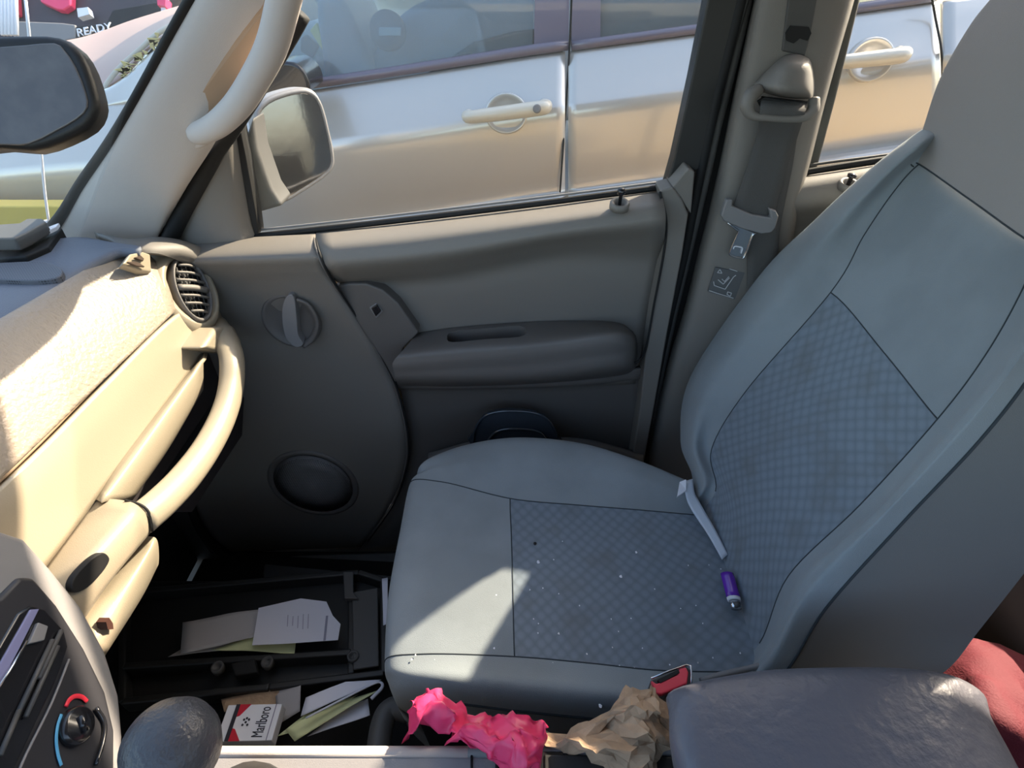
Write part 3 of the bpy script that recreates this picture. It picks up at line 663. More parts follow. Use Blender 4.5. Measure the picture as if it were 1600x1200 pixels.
# headrest
hr = [
 ((1430, 262), (1437, 257), (1520, 315), (1622, 385), (1700, 405)),
 ((1448, 205), (1458, 205), (1548, 258), (1650, 310), (1740, 320)),
 ((1475, 125), (1487, 125), (1585, 170), (1690, 210), (1780, 220)),
 ((1520, 45), (1533, 45), (1630, 85), (1730, 110), (1820, 115)),
 ((1560, -5), (1575, -10), (1670, 20), (1770, 40), (1850, 40)),
 ((1600, -60), (1615, -60), (1700, -40), (1800, -25), (1880, -20))]
hd = (.0, .012, .018, .012, -.03); hs = (.1, .7, 1.2, 1.2, .8, 0)
HG = []
for r, s_ in zip(hr, hs):
    row = [PB(a, b, d*s_) for (a, b), d in zip(r, hd)]
    HG.append([row[0]-BN*.09]+row+[row[-1]-BN*.09])
HG.append([p-BN*.09 for p in HG[-1]])
hg = sheet('headrest', dense(HG, 6), M['seat_hd'], seat)
hk = dense(HG, 6)
tube('headrest_seam', [hk[0][j]+BN*.001 for j in range(6, 6*5)], .0009, M['seam'], hg, 1, n=6)
# base and rails
box('seat_base', Vector((.13, .60, .14)), (.46, .40, .20), M['black'], seat, .02)
box('seat_rail', Vector((.1, .42, .05)), (.56, .04, .05), M['dgrey'], seat, .005)
box('seat_rail', Vector((.1, .80, .05)), (.56, .04, .05), M['dgrey'], seat, .005)
tube('recliner_cover', [P(a, b, z=.22) for a, b in [(590, 1180), (598, 1130), (612, 1108), (640, 1110)]], .018, M['dgrey'], seat)
# crumbs on the cushion
def crumb(px, py, r, m, z=.362):
    c = P(px, py, z=z)
    bm = bmesh.new(); bmesh.ops.create_icosphere(bm, subdivisions=1, radius=r, matrix=Matrix.Translation(c) @ Matrix.Diagonal((1, 1.3, .5, 1)))
    for v in bm.verts: v.co += Vector([random.uniform(-r, r)*.3 for _ in range(3)])
    return bm, c
def crumbs(name, spots, m, label):
    bmA = bmesh.new()
    for px, py, r in spots:
        bm, c = crumb(px, py, r, m)
        me = D.meshes.new('t'); bm.to_mesh(me); bm.free(); bmA.from_mesh(me); D.meshes.remove(me)
    o = finish(bmA, name, m, None, False); tag(o, label, 'crumbs', kind='stuff'); return o
sp = [(610+random.uniform(0, 560), 1018+random.uniform(0, 60), .0012) for _ in range(16)]+[(random.uniform(820, 1170), random.uniform(820, 1040), .001) for _ in range(24)]
sp += [(994, 863, .0018), (970, 901, .0022), (841, 878, .0025), (772, 1013, .0015), (873, 990, .0016), (938, 1103, .0022), (775, 930, .0016)]
crumbs('crumbs', sp, M['white'], 'tiny pale crumbs and lint scattered over the seat cushion')
o = lathe('burn_hole', P(836, 849, z=.3635), (0, 0, 1), [(.0028, -.001), (.0028, .0006), (0, .0006)], M['blackr'], seat, 10)

# strap, lighter on the seat
st = thing('pull_strap', P(1070, 760, z=.39), 'pale satin strap looped from the gap where backrest meets cushion', 'strap')
def strip3(name, pts, wd, m, parent, th=.002):
    return sheet(name, dense([[a, b] for a, b in pts], 4), m, parent, -th)
def pp(a, b, z): return P(a, b, z=z)
strip3('strap_band', [(pp(1068, 752, .40), pp(1083, 748, .40)), (pp(1072, 775, .394), pp(1085, 768, .394)), (pp(1080, 795, .385), pp(1094, 786, .388)), (pp(1106, 835, .372), pp(1118, 828, .376)), (pp(1128, 874, .368), pp(1137, 866, .372))], .01, M['tag'], st)
prism('strap_tab', [pp(1062, 753, .405), pp(1072, 749, .408), pp(1072, 766, .40), pp(1058, 776, .40)], (0, 0, -.003), M['white'], st)
lt = thing('lighter', P(1140, 920, z=.37), 'purple plastic cigarette lighter lying in the seat crease', 'lighter')
la, lb2 = P(1136, 897, z=.375), P(1146, 934, z=.375); ld = (lb2-la)
tube('lighter_body', [la, la.lerp(lb2, .5), lb2], .0105, M['purple'], lt, 3, n=14, flat=.7, up=(0, 0, 1))
tube('lighter_collar', [lb2, lb2+ld.normalized()*.005], .0105, M['white'], lt, 1, n=14, flat=.7, up=(0, 0, 1))
tube('lighter_hood', [lb2+ld.normalized()*.005, lb2+ld.normalized()*.018], .008, M['chrome'], lt, 1, n=12, flat=.7, up=(0, 0, 1))
lathe('spark_wheel', lb2+ld.normalized()*.014+Vector((0, 0, .004)), (1, .2, 0), [(.0045, -.004), (.0045, .004)], M['dgrey'], lt, 14)
# seat belt buckle
bk_ = thing('belt_buckle', P(1050, 1075, z=.40), 'seat belt buckle with bright red release button by the seat edge', 'buckle')
prism('buckle_housing', [P(a, b, z=.405) for a, b in [(1015, 1062), (1072, 1038), (1080, 1046), (1082, 1070), (1035, 1092), (1026, 1092)]], (.0, 0, -.05), M['dgrey'], bk_, .004)
prism('release_button', [P(a, b, z=.411) for a, b in [(1017, 1062), (1026, 1068), (1058, 1054), (1062, 1044), (1072, 1042), (1076, 1050), (1074, 1068), (1034, 1085), (1026, 1084)]], (0, 0, -.008), M['red'], bk_, .002)
prism('tongue_slot', [P(a, b, z=.412) for a, b in [(1028, 1062), (1060, 1046), (1062, 1051), (1032, 1067)]], (0, 0, -.006), M['blackr'], bk_)
tube('buckle_rim', [P(a, b, z=.41) for a, b in [(1017, 1060), (1072, 1039), (1080, 1047), (1080, 1068)]], .0015, M['chrome'], bk_, 2)
tube('lap_belt', [P(a, b, z=.385) for a, b in [(1210, 1035), (1180, 1042), (1120, 1056), (1095, 1064)]], .004, M['mgrey'], bk_, 4)
# oval lid beside the cushion
ol = thing('storage_lid', P(805, 690, y=.90), 'smoky clear plastic lid standing in the door map pocket', 'lid')
ov = [(738, 700), (742, 672), (755, 652), (775, 644), (805, 642), (838, 646), (858, 658), (870, 680), (872, 702)]
prism('lid_panel', px_poly(ov, y=.905), (0, .012, 0), M['lid'], ol, .003, True, curve=2)
tube('lid_rim', px_poly(ov, y=.903), .003, M['lid'], ol, 5)
tube('lid_ridge', px_poly([(760, 690), (775, 675), (800, 670), (840, 674), (856, 690)], y=.900), .003, M['lid'], ol, 5)

# ================================================================== DASHBOARD
dash = thing('dashboard', Vector((-.6, .5, .5)), 'beige grained dashboard with passenger grab bar and round air vent', 'dashboard')
def dashprof(pts, y0, y1, name, m, k=6, ny=8, yb=None, thick=.008, **kw):
    """pts (x,z) section swept along Y"""
    g = []
    for i in range(ny+1):
        y = y0+(y1-y0)*i/ny; g.append([Vector((x, y, z)) for x, z in pts])
    return sheet(name, dense(g, k, 1), m, dash, thick, **kw)
# upper face: rows defined in pixels on the planes worked out from the crease line
def DX(a, b, x): return P(a, b, x=x)
face = []
#   each row: (x, left px, left y, right px, right y)
spec = [(-.636, (-160, 600), (190, 393)), (-.626, (-150, 612), (212, 394)), (-.612, (-130, 640), (232, 405)), (-.594, (-110, 690), (250, 430)), (-.578, (-80, 760), (262, 462)), (-.570, (-60, 800), (268, 488))]
for x, l, r in spec:
    face.append([DX(l[0]+(r[0]-l[0])*t, l[1]+(r[1]-l[1])*t, x) for t in (0, .25, .5, .75, 1)])
grid('face_pad', face, M['beige_l'], dash, 6, .008)
# groove + lower face down to the glovebox gap
cr_ = [DX(-60, 806, -.570), DX(62, 690, -.570), DX(160, 591, -.570), DX(262, 493, -.570)]
tube('pad_groove', cr_, .003, mat('groove_tan', (150, 128, 104), .6), dash, 4)
lowf = [[DX(-60, 812, -.568), DX(62, 697, -.568), DX(160, 598, -.568), DX(268, 494, -.568), DX(330, 470, -.568)],
        [DX(-50, 860, -.560), DX(62, 760, -.560), DX(180, 640, -.560), DX(290, 525, -.560), DX(338, 490, -.560)],
        [DX(0, 960, -.555), DX(80, 868, -.555), DX(200, 705, -.555), DX(316, 548, -.555), DX(345, 510, -.555)]]
grid('face_panel', lowf, M['beige'], dash, 6, .008)
text('embossed_lettering', 'SRS AIRBAG', .0085, frame(P(243, 534, x=-.5615), P(262, 512, x=-.5615)-P(228, 551, x=-.5615), Vector((-.2, .0, 1))), M['mgrey'], dash)
# dash top
def ZT(a, b, z=.785): return P(a, b, z=z)
topg = [[ZT(-200, 400), ZT(0, 392), ZT(80, 380), ZT(130, 376), ZT(180, 384), ZT(222, 390)],
        [ZT(-200, 450), ZT(0, 435), ZT(75, 412), ZT(128, 402), ZT(180, 392), ZT(222, 393)],
        [ZT(-220, 520, .785), ZT(-20, 500, .785), ZT(60, 470, .785), ZT(120, 430, .785), ZT(182, 397, .785), ZT(220, 396, .783)],
        [ZT(-240, 600, .765), ZT(-40, 570, .765), ZT(40, 508, .768), ZT(108, 448, .77), ZT(182, 401, .775), ZT(219, 400, .772)]]
grid('top_pad', topg, M['dtop'], dash, 6, .006)
sp_ = [(-60, 412), (0, 410), (60, 408), (88, 415), (98, 424), (88, 434), (50, 438), (0, 436), (-60, 434)]
prism('dash_speaker_grille', [P(a, b, z=.799) for a, b in sp_], (0, 0, -.012), mesh_grille('grille_mesh', (92, 94, 102), (44, 46, 52), 260), dash, .002, curve=3)
grid('corner_trim', [[P(a, b, z=z) for a, b, z in q] for q in [[(150, 372, .775), (200, 382, .775), (245, 379, .765), (285, 384, .75), (322, 397, .725)], [(180, 384, .778), (212, 390, .777), (246, 389, .77), (280, 392, .755), (312, 404, .725)], [(196, 396, .772), (222, 398, .77), (248, 399, .762), (275, 401, .745), (300, 412, .715)]]], M['taupe'], dash, 5, .01)
# little corner vent (demister)
dv = prism('demister_vent', [P(a, b, x=-.600) for a, b in [(183, 420), (195, 404), (215, 400), (227, 404), (229, 432), (212, 430)]], Vector((.012, 0, .008)), M['beige'], dash, .003, True)
for q in ([(197, 411), (212, 411), (224, 418), (212, 417)], [(208, 404), (218, 401), (223, 406), (222, 409)]):
    prism('demister_slot', [P(a, b, x=-.586) for a, b in q], Vector((.003, 0, .002)), mat('slot_brown', (70, 56, 48), .7), dv)
# round vent
vn = Vector((.88, -.10, .45)).normalized(); vc = P(300, 452, x=-.560)
_a, _b = P(286, 402, pl=(vc, vn)), P(314, 502, pl=(vc, vn)); vu = (_a-_b).normalized(); ve = vu.cross(vn).normalized(); VR = (_a-_b).length/2/.060
pod_ = lathe('vent_pod', vc-vn*.06, vn, [(.100, -.05), (.094, .0), (.084, .035), (.074, .052), (.066, .060), (.058, .060), (.054, .030)], M['beige'], dash, 48, .78, ve)
# vent pod is a ring: open inside
vent = lathe('vent_ring', vc, vn, [(.060, -.012), (.061, .003), (.058, .006), (.054, .003), (.052, -.004), (.051, -.010)], M['taupe_d'], dash, 40, .56, ve)
lathe('vent_backing', vc-vn*.004, vn, [(.052, -.001), (.052, .0012)], M['blackr'], vent, 32, .56, ve)
for i, t in enumerate((-.042, -.028, -.014, .0, .014, .028, .042)):
    h = math.sqrt(max(.051**2-t*t, 0))*.54
    a, b = vc+vu*t-ve*h+vn*.002, vc+vu*t+ve*h+vn*.002
    tube('vent_slat', [a, (a+b)/2+vn*.005, b], .0024 if i != 3 else .0055, M['taupe'], vent, 4, n=8)
for t in (-.018, -.009, 0, .009, .018):
    h = math.sqrt(.050**2-(t/.56)**2)
    a, b = vc+ve*t-vu*h-vn*.0005, vc+ve*t+vu*h-vn*.0005
    tube('vent_vane', [a, b], .0010, M['dgrey'], vent, 1, n=6)
# inner lip of the shelf (glovebox top edge), recess and grab bar
lipp = [[DX(320, 548, -.552), DX(200, 700, -.552), DX(148, 780, -.552)], [DX(318, 562, -.528), DX(214, 712, -.528), DX(160, 783, -.528)], [DX(318, 604, -.532), DX(258, 700, -.532), DX(198, 785, -.532)], [DX(316, 612, -.565), DX(262, 704, -.565), DX(204, 786, -.565)]]
grid('shelf_lip', lipp, M['beige'], dash, 6, .006)
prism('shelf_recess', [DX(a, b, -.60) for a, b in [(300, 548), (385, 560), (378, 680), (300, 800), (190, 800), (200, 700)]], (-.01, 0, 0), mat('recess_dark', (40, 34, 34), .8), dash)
bars = [(340, 508, -.565), (352, 530, -.520), (362, 560, -.492), (361, 605, -.482), (348, 652, -.478), (322, 702, -.476), (288, 748, -.476), (252, 785, -.478), (220, 812, -.482)]
tube('grab_bar', [P(a, b, x=x) for a, b, x in bars], [.021, .024, .022, .0215, .0215, .0215, .022, .022, .022], M['beige'], dash, 6, n=16, flat=.85, up=(1, 0, .4))
prism('bar_mount', [DX(a, b, -.515) for a, b in [(316, 545), (338, 512), (366, 508), (378, 530), (382, 552), (350, 552)]], (-.05, 0, 0), M['beige'], dash, .008, True)
# end block with black oval pad
eb = [[DX(150, 778, -.552), DX(75, 882, -.548), DX(20, 960, -.545)], [DX(195, 782, -.50), DX(112, 880, -.50), DX(50, 965, -.50)],
      [DX(218, 792, -.474), DX(140, 880, -.474), DX(80, 960, -.474)], [DX(238, 818, -.470), DX(170, 898, -.470), DX(110, 975, -.470)], [DX(234, 834, -.482), DX(170, 912, -.482), DX(120, 985, -.482)], [DX(225, 838, -.54), DX(160, 918, -.54), DX(110, 990, -.54)]]
eo = grid('shelf_end_block', eb, M['beige'], dash, 6, .006)
ovl = [(168, 866), (172, 876), (160, 896), (138, 918), (120, 926), (112, 918), (118, 900), (140, 876), (158, 864)]
prism('rubber_pad', [DX(a, b, -.4665) for a, b in ovl], (-.008, 0, 0), M['blackr'], eo, .002, True, curve=3)
tube('block_gap', [DX(a, b, x) for a, b, x in [(196, 782, -.498), (218, 788, -.478), (232, 800, -.468), (238, 830, -.468)]], .0016, M['blackr'], eo, 4)
# knee panel below
kn = [[DX(210, 840, -.53), DX(160, 905, -.53), (DX(118, 960, -.53))], [DX(232, 838, -.50), DX(178, 920, -.50), DX(135, 985, -.50)], [DX(246, 845, -.485), DX(200, 935, -.485), DX(152, 1018, -.485)], [DX(248, 880, -.50), DX(220, 935, -.50), DX(160, 1030, -.50)], [DX(242, 885, -.56), DX(215, 940, -.56), DX(155, 1035, -.56)]]
ko = grid('knee_panel', kn, M['beige'], dash, 6, .006)
prism('screw_hole', [DX(a, b, -.492) for a, b in [(150, 972), (155, 965), (161, 974), (162, 983), (153, 984)]], Vector((.012, 0, 0)), mat('hole_brown', (60, 30, 20), .8), ko)
# dark underside below the dash
prism('dash_underside', [Vector((-.90, -.2, .42)), Vector((-.58, -.2, .42)), Vector((-.58, .90, .42)), Vector((-.90, .90, .42))], (0, 0, .03), M['black'], dash, .01)
prism('dash_end_cap', [Vector((-.90, .905, .44)), Vector((-.57, .905, .46)), Vector((-.58, .905, .62)), Vector((-.66, .905, .73)), Vector((-.90, .905, .75))], (0, -.02, 0), M['taupe_d'], dash, .005)

# ================================================================== CENTRE STACK
cs = thing('centre_stack', Vector((-.44, .2, .5)), 'black heater and radio panel in a grey surround on the dashboard', 'control panel')
CN = Vector((1, .25, .35)).normalized(); CP0 = P(150, 1100, x=-.42)
def PC(a, b, d=0): return P(a, b, pl=(CP0, CN), d=d)
prism('surround', [PC(a, b) for a, b in [(-80, 830), (0, 826), (42, 840), (82, 885), (130, 945), (168, 1015), (190, 1085), (196, 1150), (190, 1240), (-120, 1300)]], -CN*.05, M['mgrey'], cs, .008, True)
prism('black_face', [PC(a, b, .004) for a, b in [(-60, 960), (0, 930), (30, 899), (55, 900), (92, 944), (135, 1012), (168, 1080), (182, 1140), (182, 1240), (-90, 1260)]], -CN*.012, M['bezel'], cs, .006, True)
rad = prism('radio', [PC(a, b, .006) for a, b in [(-40, 1075), (28, 958), (50, 944), (72, 952), (102, 985), (108, 1010), (95, 1050), (30, 1190), (10, 1230), (-60, 1240)]], -CN*.006, M['gloss'], cs, .003, True)
prism('display_window', [PC(a, b, .0075) for a, b in [(48, 952), (62, 951), (0, 1075), (-30, 1120), (-30, 1090)]], -CN*.003, mat('pale_display', (130, 130, 165), .2), rad, .0008)
prism('cassette_door', [PC(a, b, .0095) for a, b in [(60, 972), (76, 978), (70, 1000), (45, 1006)]], -CN*.004, M['mgrey'], rad, .001)
tube('bright_trim', [PC(a, b, .010) for a, b in [(42, 1002), (20, 1040), (-20, 1100)]], .0012, M['chrome'], rad, 1)
for k_, (a, b, c, d_) in enumerate([(82, 1000, 30, 1110), (90, 1010, 40, 1120), (30, 1110, 0, 1180), (96, 985, 60, 1060)]):
    tube('button_row', [PC(a, b, .009), PC(c, d_, .009)], .0022, M['dgrey'], rad, 1)
tube('panel_line', [PC(a, b, .0085) for a, b in [(108, 1030), (80, 1100), (40, 1180), (20, 1230)]], .0011, M['mgrey'], cs, 3)
kc = PC(116, 1136, .004)
kex = (PC(130, 1136, .004)-kc).normalized()
kb = lathe('temperature_knob', kc, CN, [(.0175, 0), (.0175, .002), (.0165, .006), (.014, .008), (0, .0085)], M['gloss'], cs, 32)
tube('knob_grip', [kc+CN*.009+(PC(108, 1116)-PC(120, 1150))*.35, kc+CN*.009-(PC(108, 1116)-PC(120, 1150))*.35], .004, M['gloss'], kb, 1)
tube('hot_arc', [PC(a, b, .0055) for a, b in [(103, 1104), (108, 1094), (117, 1088), (128, 1089), (136, 1096)]], .0022, M['hot'], cs, 5, flat=.4, up=CN)
tube('cold_arc', [PC(a, b, .0055) for a, b in [(96, 1116), (90, 1135), (88, 1158), (91, 1180), (96, 1196)]], .0016, M['cold'], cs, 5, flat=.4, up=CN)
tube('knob_outer_arc', [PC(a, b, .0065) for a, b in [(150, 1106), (163, 1128), (162, 1155), (150, 1195)]], .0022, M['gloss'], cs, 4)  # gloss black arc beside the temperature knob

# ================================================================== CONSOLE
con = thing('centre_console', Vector((0, .1, .2)), 'grey centre console with pale front edge running beside the seat', 'console')
cz = .44
e0, e1 = P(330, 1168, z=cz), P(1120, 1176, z=cz)
cyl = e0.y
prism('console_top', [Vector((-.60, -.20, cz)), Vector((.55, -.20, cz)), Vector((.55, cyl-.006, cz)), Vector((-.60, cyl-.006, cz))], (0, 0, -.03), M['mgrey'], con, .006, True)
prism('console_side', [Vector((-.60, cyl-.006, cz-.02)), Vector((.55, cyl-.006, cz-.02)), Vector((.55, cyl-.006, .03)), Vector((-.60, cyl-.006, .03))], (0, -.03, 0), M['dgrey'], con, .004)
tube('edge_trim', [Vector((-.60, cyl-.004, cz-.002)), Vector((-.05, cyl-.004, cz-.002))], .006, M['pillar'], con, 1, n=12)
tube('edge_trim', [Vector((-.05, cyl-.004, cz-.002)), Vector((.5, cyl-.004, cz-.002))], .006, M['mgrey'], con, 1, n=12)
tube('panel_gap', [P(737, 1168, z=cz+.001), P(737, 1260, z=cz+.001)], .0014, M['blackr'], con, 1)
cc_ = P(835, 1205, z=cz)
cup = lathe('cup_holder', cc_, (0, 0, 1), [(.042, -.002), (.042, .003), (.038, .004), (.036, .001), (.034, -.01), (0, -.012)], M['blackr'], con, 32)
prism('black_tray', [P(a, b, z=cz+.004) for a, b in [(775, 1172), (880, 1172), (900, 1260), (770, 1260)]], (0, 0, -.004), M['gloss'], con, .002)
prism('parking_slot', [P(a, b, z=cz+.006) for a, b in [(850, 1178), (1060, 1182), (1060, 1260), (850, 1260)]], (0, 0, -.01), M['black'], con, .002)
# gear lever
gk = P(270, 1168, s=.455)
gl = thing('gear_lever', gk-Vector((0, 0, .19)), 'black leather-look gear lever knob beside the heater panel', 'gear lever')
lathe('knob', gk, (.05, -.1, 1), [(0, -.050), (.016, -.049), (.024, -.040), (.032, -.022), (.0365, -.004), (.0365, .008), (.032, .022), (.022, .032), (.010, .0365), (0, .037)], mat('knob_vinyl', (70, 70, 74), .36, grain=.7, gscale=260), gl, 40)
tube('shaft', [gk-Vector((0, 0, .19)), gk-Vector((0, 0, .045))], .008, M['black'], gl, 1)
lathe('shifter_boot', gk-Vector((0, 0, .195)), (0, 0, 1), [(.05, 0), (.045, .02), (.025, .05), (.012, .07)], M['black'], gl, 24)
# armrest lid
al = thing('console_armrest', P(1300, 1120, z=.5), 'padded dark grey vinyl console armrest beside the seat', 'armrest')
ag = [[P(a, b, z=z) for a, b, z in r] for r in [
    [(1060, 1078, .50), (1180, 1058, .50), (1300, 1050, .50), (1420, 1052, .50), (1500, 1075, .50), (1548, 1120, .50)],
    [(1052, 1078, .560), (1175, 1050, .565), (1300, 1043, .565), (1420, 1045, .565), (1500, 1060, .560), (1542, 1100, .545)],
    [(1056, 1092, .575), (1175, 1068, .580), (1300, 1060, .582), (1420, 1062, .580), (1495, 1078, .575), (1550, 1128, .548)],
    [(1058, 1150, .578), (1175, 1130, .585), (1300, 1125, .587), (1420, 1128, .585), (1510, 1140, .578), (1580, 1180, .55)],
    [(1075, 1215, .578), (1175, 1210, .585), (1300, 1210, .587), (1430, 1210, .585), (1530, 1220, .578), (1610, 1235, .55)],
    [(1095, 1300, .575), (1190, 1300, .582), (1310, 1300, .585), (1440, 1300, .582), (1560, 1305, .575), (1640, 1310, .55)],
    [(1105, 1400, .50), (1200, 1400, .50), (1320, 1400, .50), (1450, 1400, .50), (1580, 1400, .50), (1660, 1400, .50)]]]
lft = [r[0]+Vector((.006, 0, -.06)) for r in ag]; rgt = [r[-1]+Vector((.0, 0, -.08)) for r in ag]
ag = [[l]+r+[q] for l, r, q in zip(lft, ag, rgt)]
grid('lid_pad', ag, M['arm'], al, 6)
box('lid_base', Vector((.32, .10, .47)), (.30, .20, .05), M['dgrey'], al, .01)
# red cloth behind the seat
def nv(q): return Vector((noise.noise(q), noise.noise(q+Vector((31.7, 4.1, 9.3))), noise.noise(q+Vector((7.9, 52.3, 18.1)))))
def crumple(name, rows, m, label, cat, amp=.01, k=3, thick=.0012, smooth=False, parent=None, freq=26, seed=0):
    g = dense(rows, k); out = []
    for i, r in enumerate(g):
        rr = []
        for j, p in enumerate(r):
            q = p*freq+Vector((seed, seed*2, 0))
            n1 = nv(q); n2 = nv(q*2.3)
            rr.append(p+n1*amp+n2*amp*.5)
        out.append(rr)
    o = sheet(name, out, m, parent, -thick, smooth=smooth)
    if label: tag(o, label, cat)
    return o
crumple('red_cloth', [[P(a, b, z=z) for a, b, z in r] for r in [
    [(1450, 1040, .20), (1500, 1000, .24), (1570, 1010, .25), (1640, 1050, .22)],
    [(1460, 1080, .24), (1520, 1060, .30), (1590, 1080, .30), (1660, 1110, .26)],
    [(1480, 1150, .24), (1545, 1130, .32), (1600, 1150, .32), (1680, 1180, .28)],
    [(1500, 1240, .2), (1570, 1230, .26), (1620, 1250, .26), (1700, 1260, .22)]]], M['redc'], 'dark red cloth bag on the floor behind the console armrest', 'bag', .012, 5, .002, True)
rbn = thing('rear_bench', Vector((1.12, .25, -.2)), 'dark brown rear bench glimpsed behind the front passenger seat', 'seat')
box('bench_cushion', Vector((1.08, .25, .02)), (.42, 1.3, .44), M['back'], rbn, .05)
box('bench_backrest', Vector((1.36, .25, .42)), (.16, 1.3, .60), M['back'], rbn, .05)
# pink bag
pb = thing('pink_plastic_bag', P(740, 1130, z=.42), 'bright pink crumpled plastic bag stuffed between seat and console', 'bag')
pg = [[P(a, b, z=z) for a, b, z in r] for r in [
    [(652, 1092, .43), (668, 1082, .45), (690, 1086, .45), (735, 1112, .44), (770, 1128, .43)],
    [(640, 1108, .44), (665, 1098, .47), (695, 1102, .47), (733, 1128, .455), (770, 1140, .445)],
    [(634, 1135, .43), (655, 1120, .47), (684, 1122, .47), (728, 1142, .46), (768, 1155, .45)],
    [(630, 1160, .42), (648, 1142, .46), (672, 1135, .45), (722, 1156, .46), (765, 1166, .455)]]]
crumple('bag_handle', pg, M['pink'], None, None, .012, 6, .0006, True, pb, 44, 1)
pg2 = [[P(a, b, z=z) for a, b, z in r] for r in [
    [(705, 1140, .445), (740, 1132, .45), (790, 1122, .46), (826, 1116, .47), (842, 1128, .46)],
    [(700, 1152, .455), (745, 1142, .475), (790, 1138, .48), (826, 1136, .485), (856, 1140, .46)],
    [(708, 1162, .460), (745, 1155, .48), (792, 1156, .49), (828, 1156, .49), (850, 1160, .465)],
    [(748, 1168, .460), (768, 1172, .485), (798, 1176, .495), (826, 1178, .49), (842, 1185, .465)],
    [(775, 1195, .460), (786, 1196, .475), (804, 1200, .485), (822, 1202, .48), (834, 1205, .465)],
    [(790, 1240, .455), (798, 1240, .465), (806, 1240, .475), (818, 1240, .47), (828, 1240, .46)]]]
crumple('bag_body', pg2, M['pink'], None, None, .014, 6, .0006, True, pb, 42, 5)
# brown bag
kg = [[P(a, b, z=z) for a, b, z in r] for r in [
    [(968, 1080, .43), (985, 1073, .45), (1008, 1076, .46), (1030, 1090, .46), (1046, 1105, .45)],
    [(962, 1104, .44), (985, 1098, .48), (1010, 1100, .475), (1032, 1112, .48), (1050, 1126, .45)],
    [(900, 1136, .44), (945, 1122, .47), (990, 1118, .49), (1026, 1130, .475), (1052, 1150, .455)],
    [(852, 1150, .445), (905, 1146, .47), (955, 1140, .465), (1008, 1146, .49), (1046, 1165, .46)],
    [(868, 1166, .445), (918, 1166, .475), (965, 1168, .49), (1005, 1168, .47), (1040, 1180, .46)],
    [(930, 1182, .445), (955, 1186, .47), (985, 1188, .475), (1012, 1190, .47), (1036, 1198, .455)],
    [(960, 1225, .445), (975, 1225, .46), (995, 1225, .46), (1014, 1225, .46), (1034, 1225, .45)]]]
o = crumple('brown_paper_bag', kg, M['kraft'], 'crumpled brown paper bag wedged between seat and console armrest', 'bag', .013, 3, .001, False, None, 42, 3)

# ================================================================== REAR-VIEW MIRROR, WINDSHIELD
rm = thing('rear_view_mirror', P(0, 60, s=.46), 'black framed interior rear-view mirror with smudged glass in a grey painted-on reflection', 'mirror')
MN = Vector((.30, -.85, .35)).normalized(); MP0 = P(60, 145, s=.42)
def PM(a, b, d=0): return P(a, b, pl=(MP0, MN), d=d)
mh = [(-180, 75), (-60, 58), (40, 53), (90, 56), (118, 72), (138, 105), (152, 150), (152, 175), (136, 200), (95, 222), (50, 236), (0, 232), (-180, 232)]
prism('mirror_frame', [PM(a, b) for a, b in mh], -MN*.028, M['black'], rm, .006, True, curve=2)
mg = [(-170, 90), (-60, 78), (40, 70), (84, 67), (100, 78), (118, 105), (134, 145), (136, 168), (120, 186), (85, 206), (45, 225), (0, 226), (-170, 222)]
prism('mirror_glass', [PM(a, b, .0015) for a, b in mg], -MN*.004, M['rmirror'], rm, .001, curve=2)
mb = PM(-100, 100, -.03); tube('mirror_stem', [mb, mb+Vector((-.06, .02, .06)), mb+Vector((-.10, .0, .14))], .010, M['black'], rm)
# windshield
ws = [P(-240, 420, z=.76), P(110, 372, y=.93), P(300, 5, y=.82), P(370, -120, y=.75)]
wl = [Vector((ws[0].x-.02, -.6, .76)), Vector((-.86, -.6, .77)), ws[1]+Vector((-.02, .0, 0)), ws[2]+Vector((-.02, 0, 0)), Vector((-.44, .72, 1.33)), Vector((-.44, -.6, 1.34))]
o = prism('window_1', [Vector((-.93, -.6, .722)), Vector((-.81, .97, .722)), Vector((-.17, .853, 1.36)), Vector((-.29, -.6, 1.36))], (-.003, 0, .003), M['shield'], None); o['kind'] = 'structure'; tag(o, 'windshield glass')
# cowl and wiper
cw = thing('wiper_cowl', Vector((-.9, .6, .72)), 'dark grey wiper cowl at the base of the windshield', 'cowl')
prism('cowl_panel', [P(a, b, z=.800) for a, b in [(-200, 392), (0, 390), (38, 380), (60, 366), (92, 352), (96, 356), (75, 385), (40, 400), (-200, 420)]], (0, 0, -.02), M['blackr'], cw, .003)
prism('cowl_cover', [P(a, b, z=.825) for a, b in [(-200, 352), (0, 350), (30, 348), (42, 341), (66, 341), (72, 346), (40, 364), (22, 372), (-200, 374)]], (0, 0, -.02), M['dgrey'], cw, .003)
prism('fender_lip', [P(a, b, z=.812) for a, b in [(-200, 378), (22, 376), (45, 366), (92, 348), (88, 354), (48, 374), (30, 382), (-200, 388)]], (0, 0, -.006), M['white'], cw, .001)
an = thing('antenna', P(76, 352, y=1.02), 'thin pale radio antenna standing outside the windshield', 'antenna')
tube('mast', [P(a, b, y=1.02) for a, b in [(77, 352), (70, 300), (63, 225), (52, 120), (40, 0)]], .0022, M['white'], an, 3)
lathe('antenna_foot', P(77, 356, y=1.02), (0, 0, 1), [(.008, -.01), (.007, .005), (.004, .015)], M['white'], an, 12)

# ================================================================== PARKED SILVER CAR
oc = thing('parked_silver_car', Vector((0, 2.3, -.46)), 'silver hatchback parked alongside beyond the passenger window', 'car')
YC = 1.50
def OC(px, py, y=YC): return P(px, py, y=y)
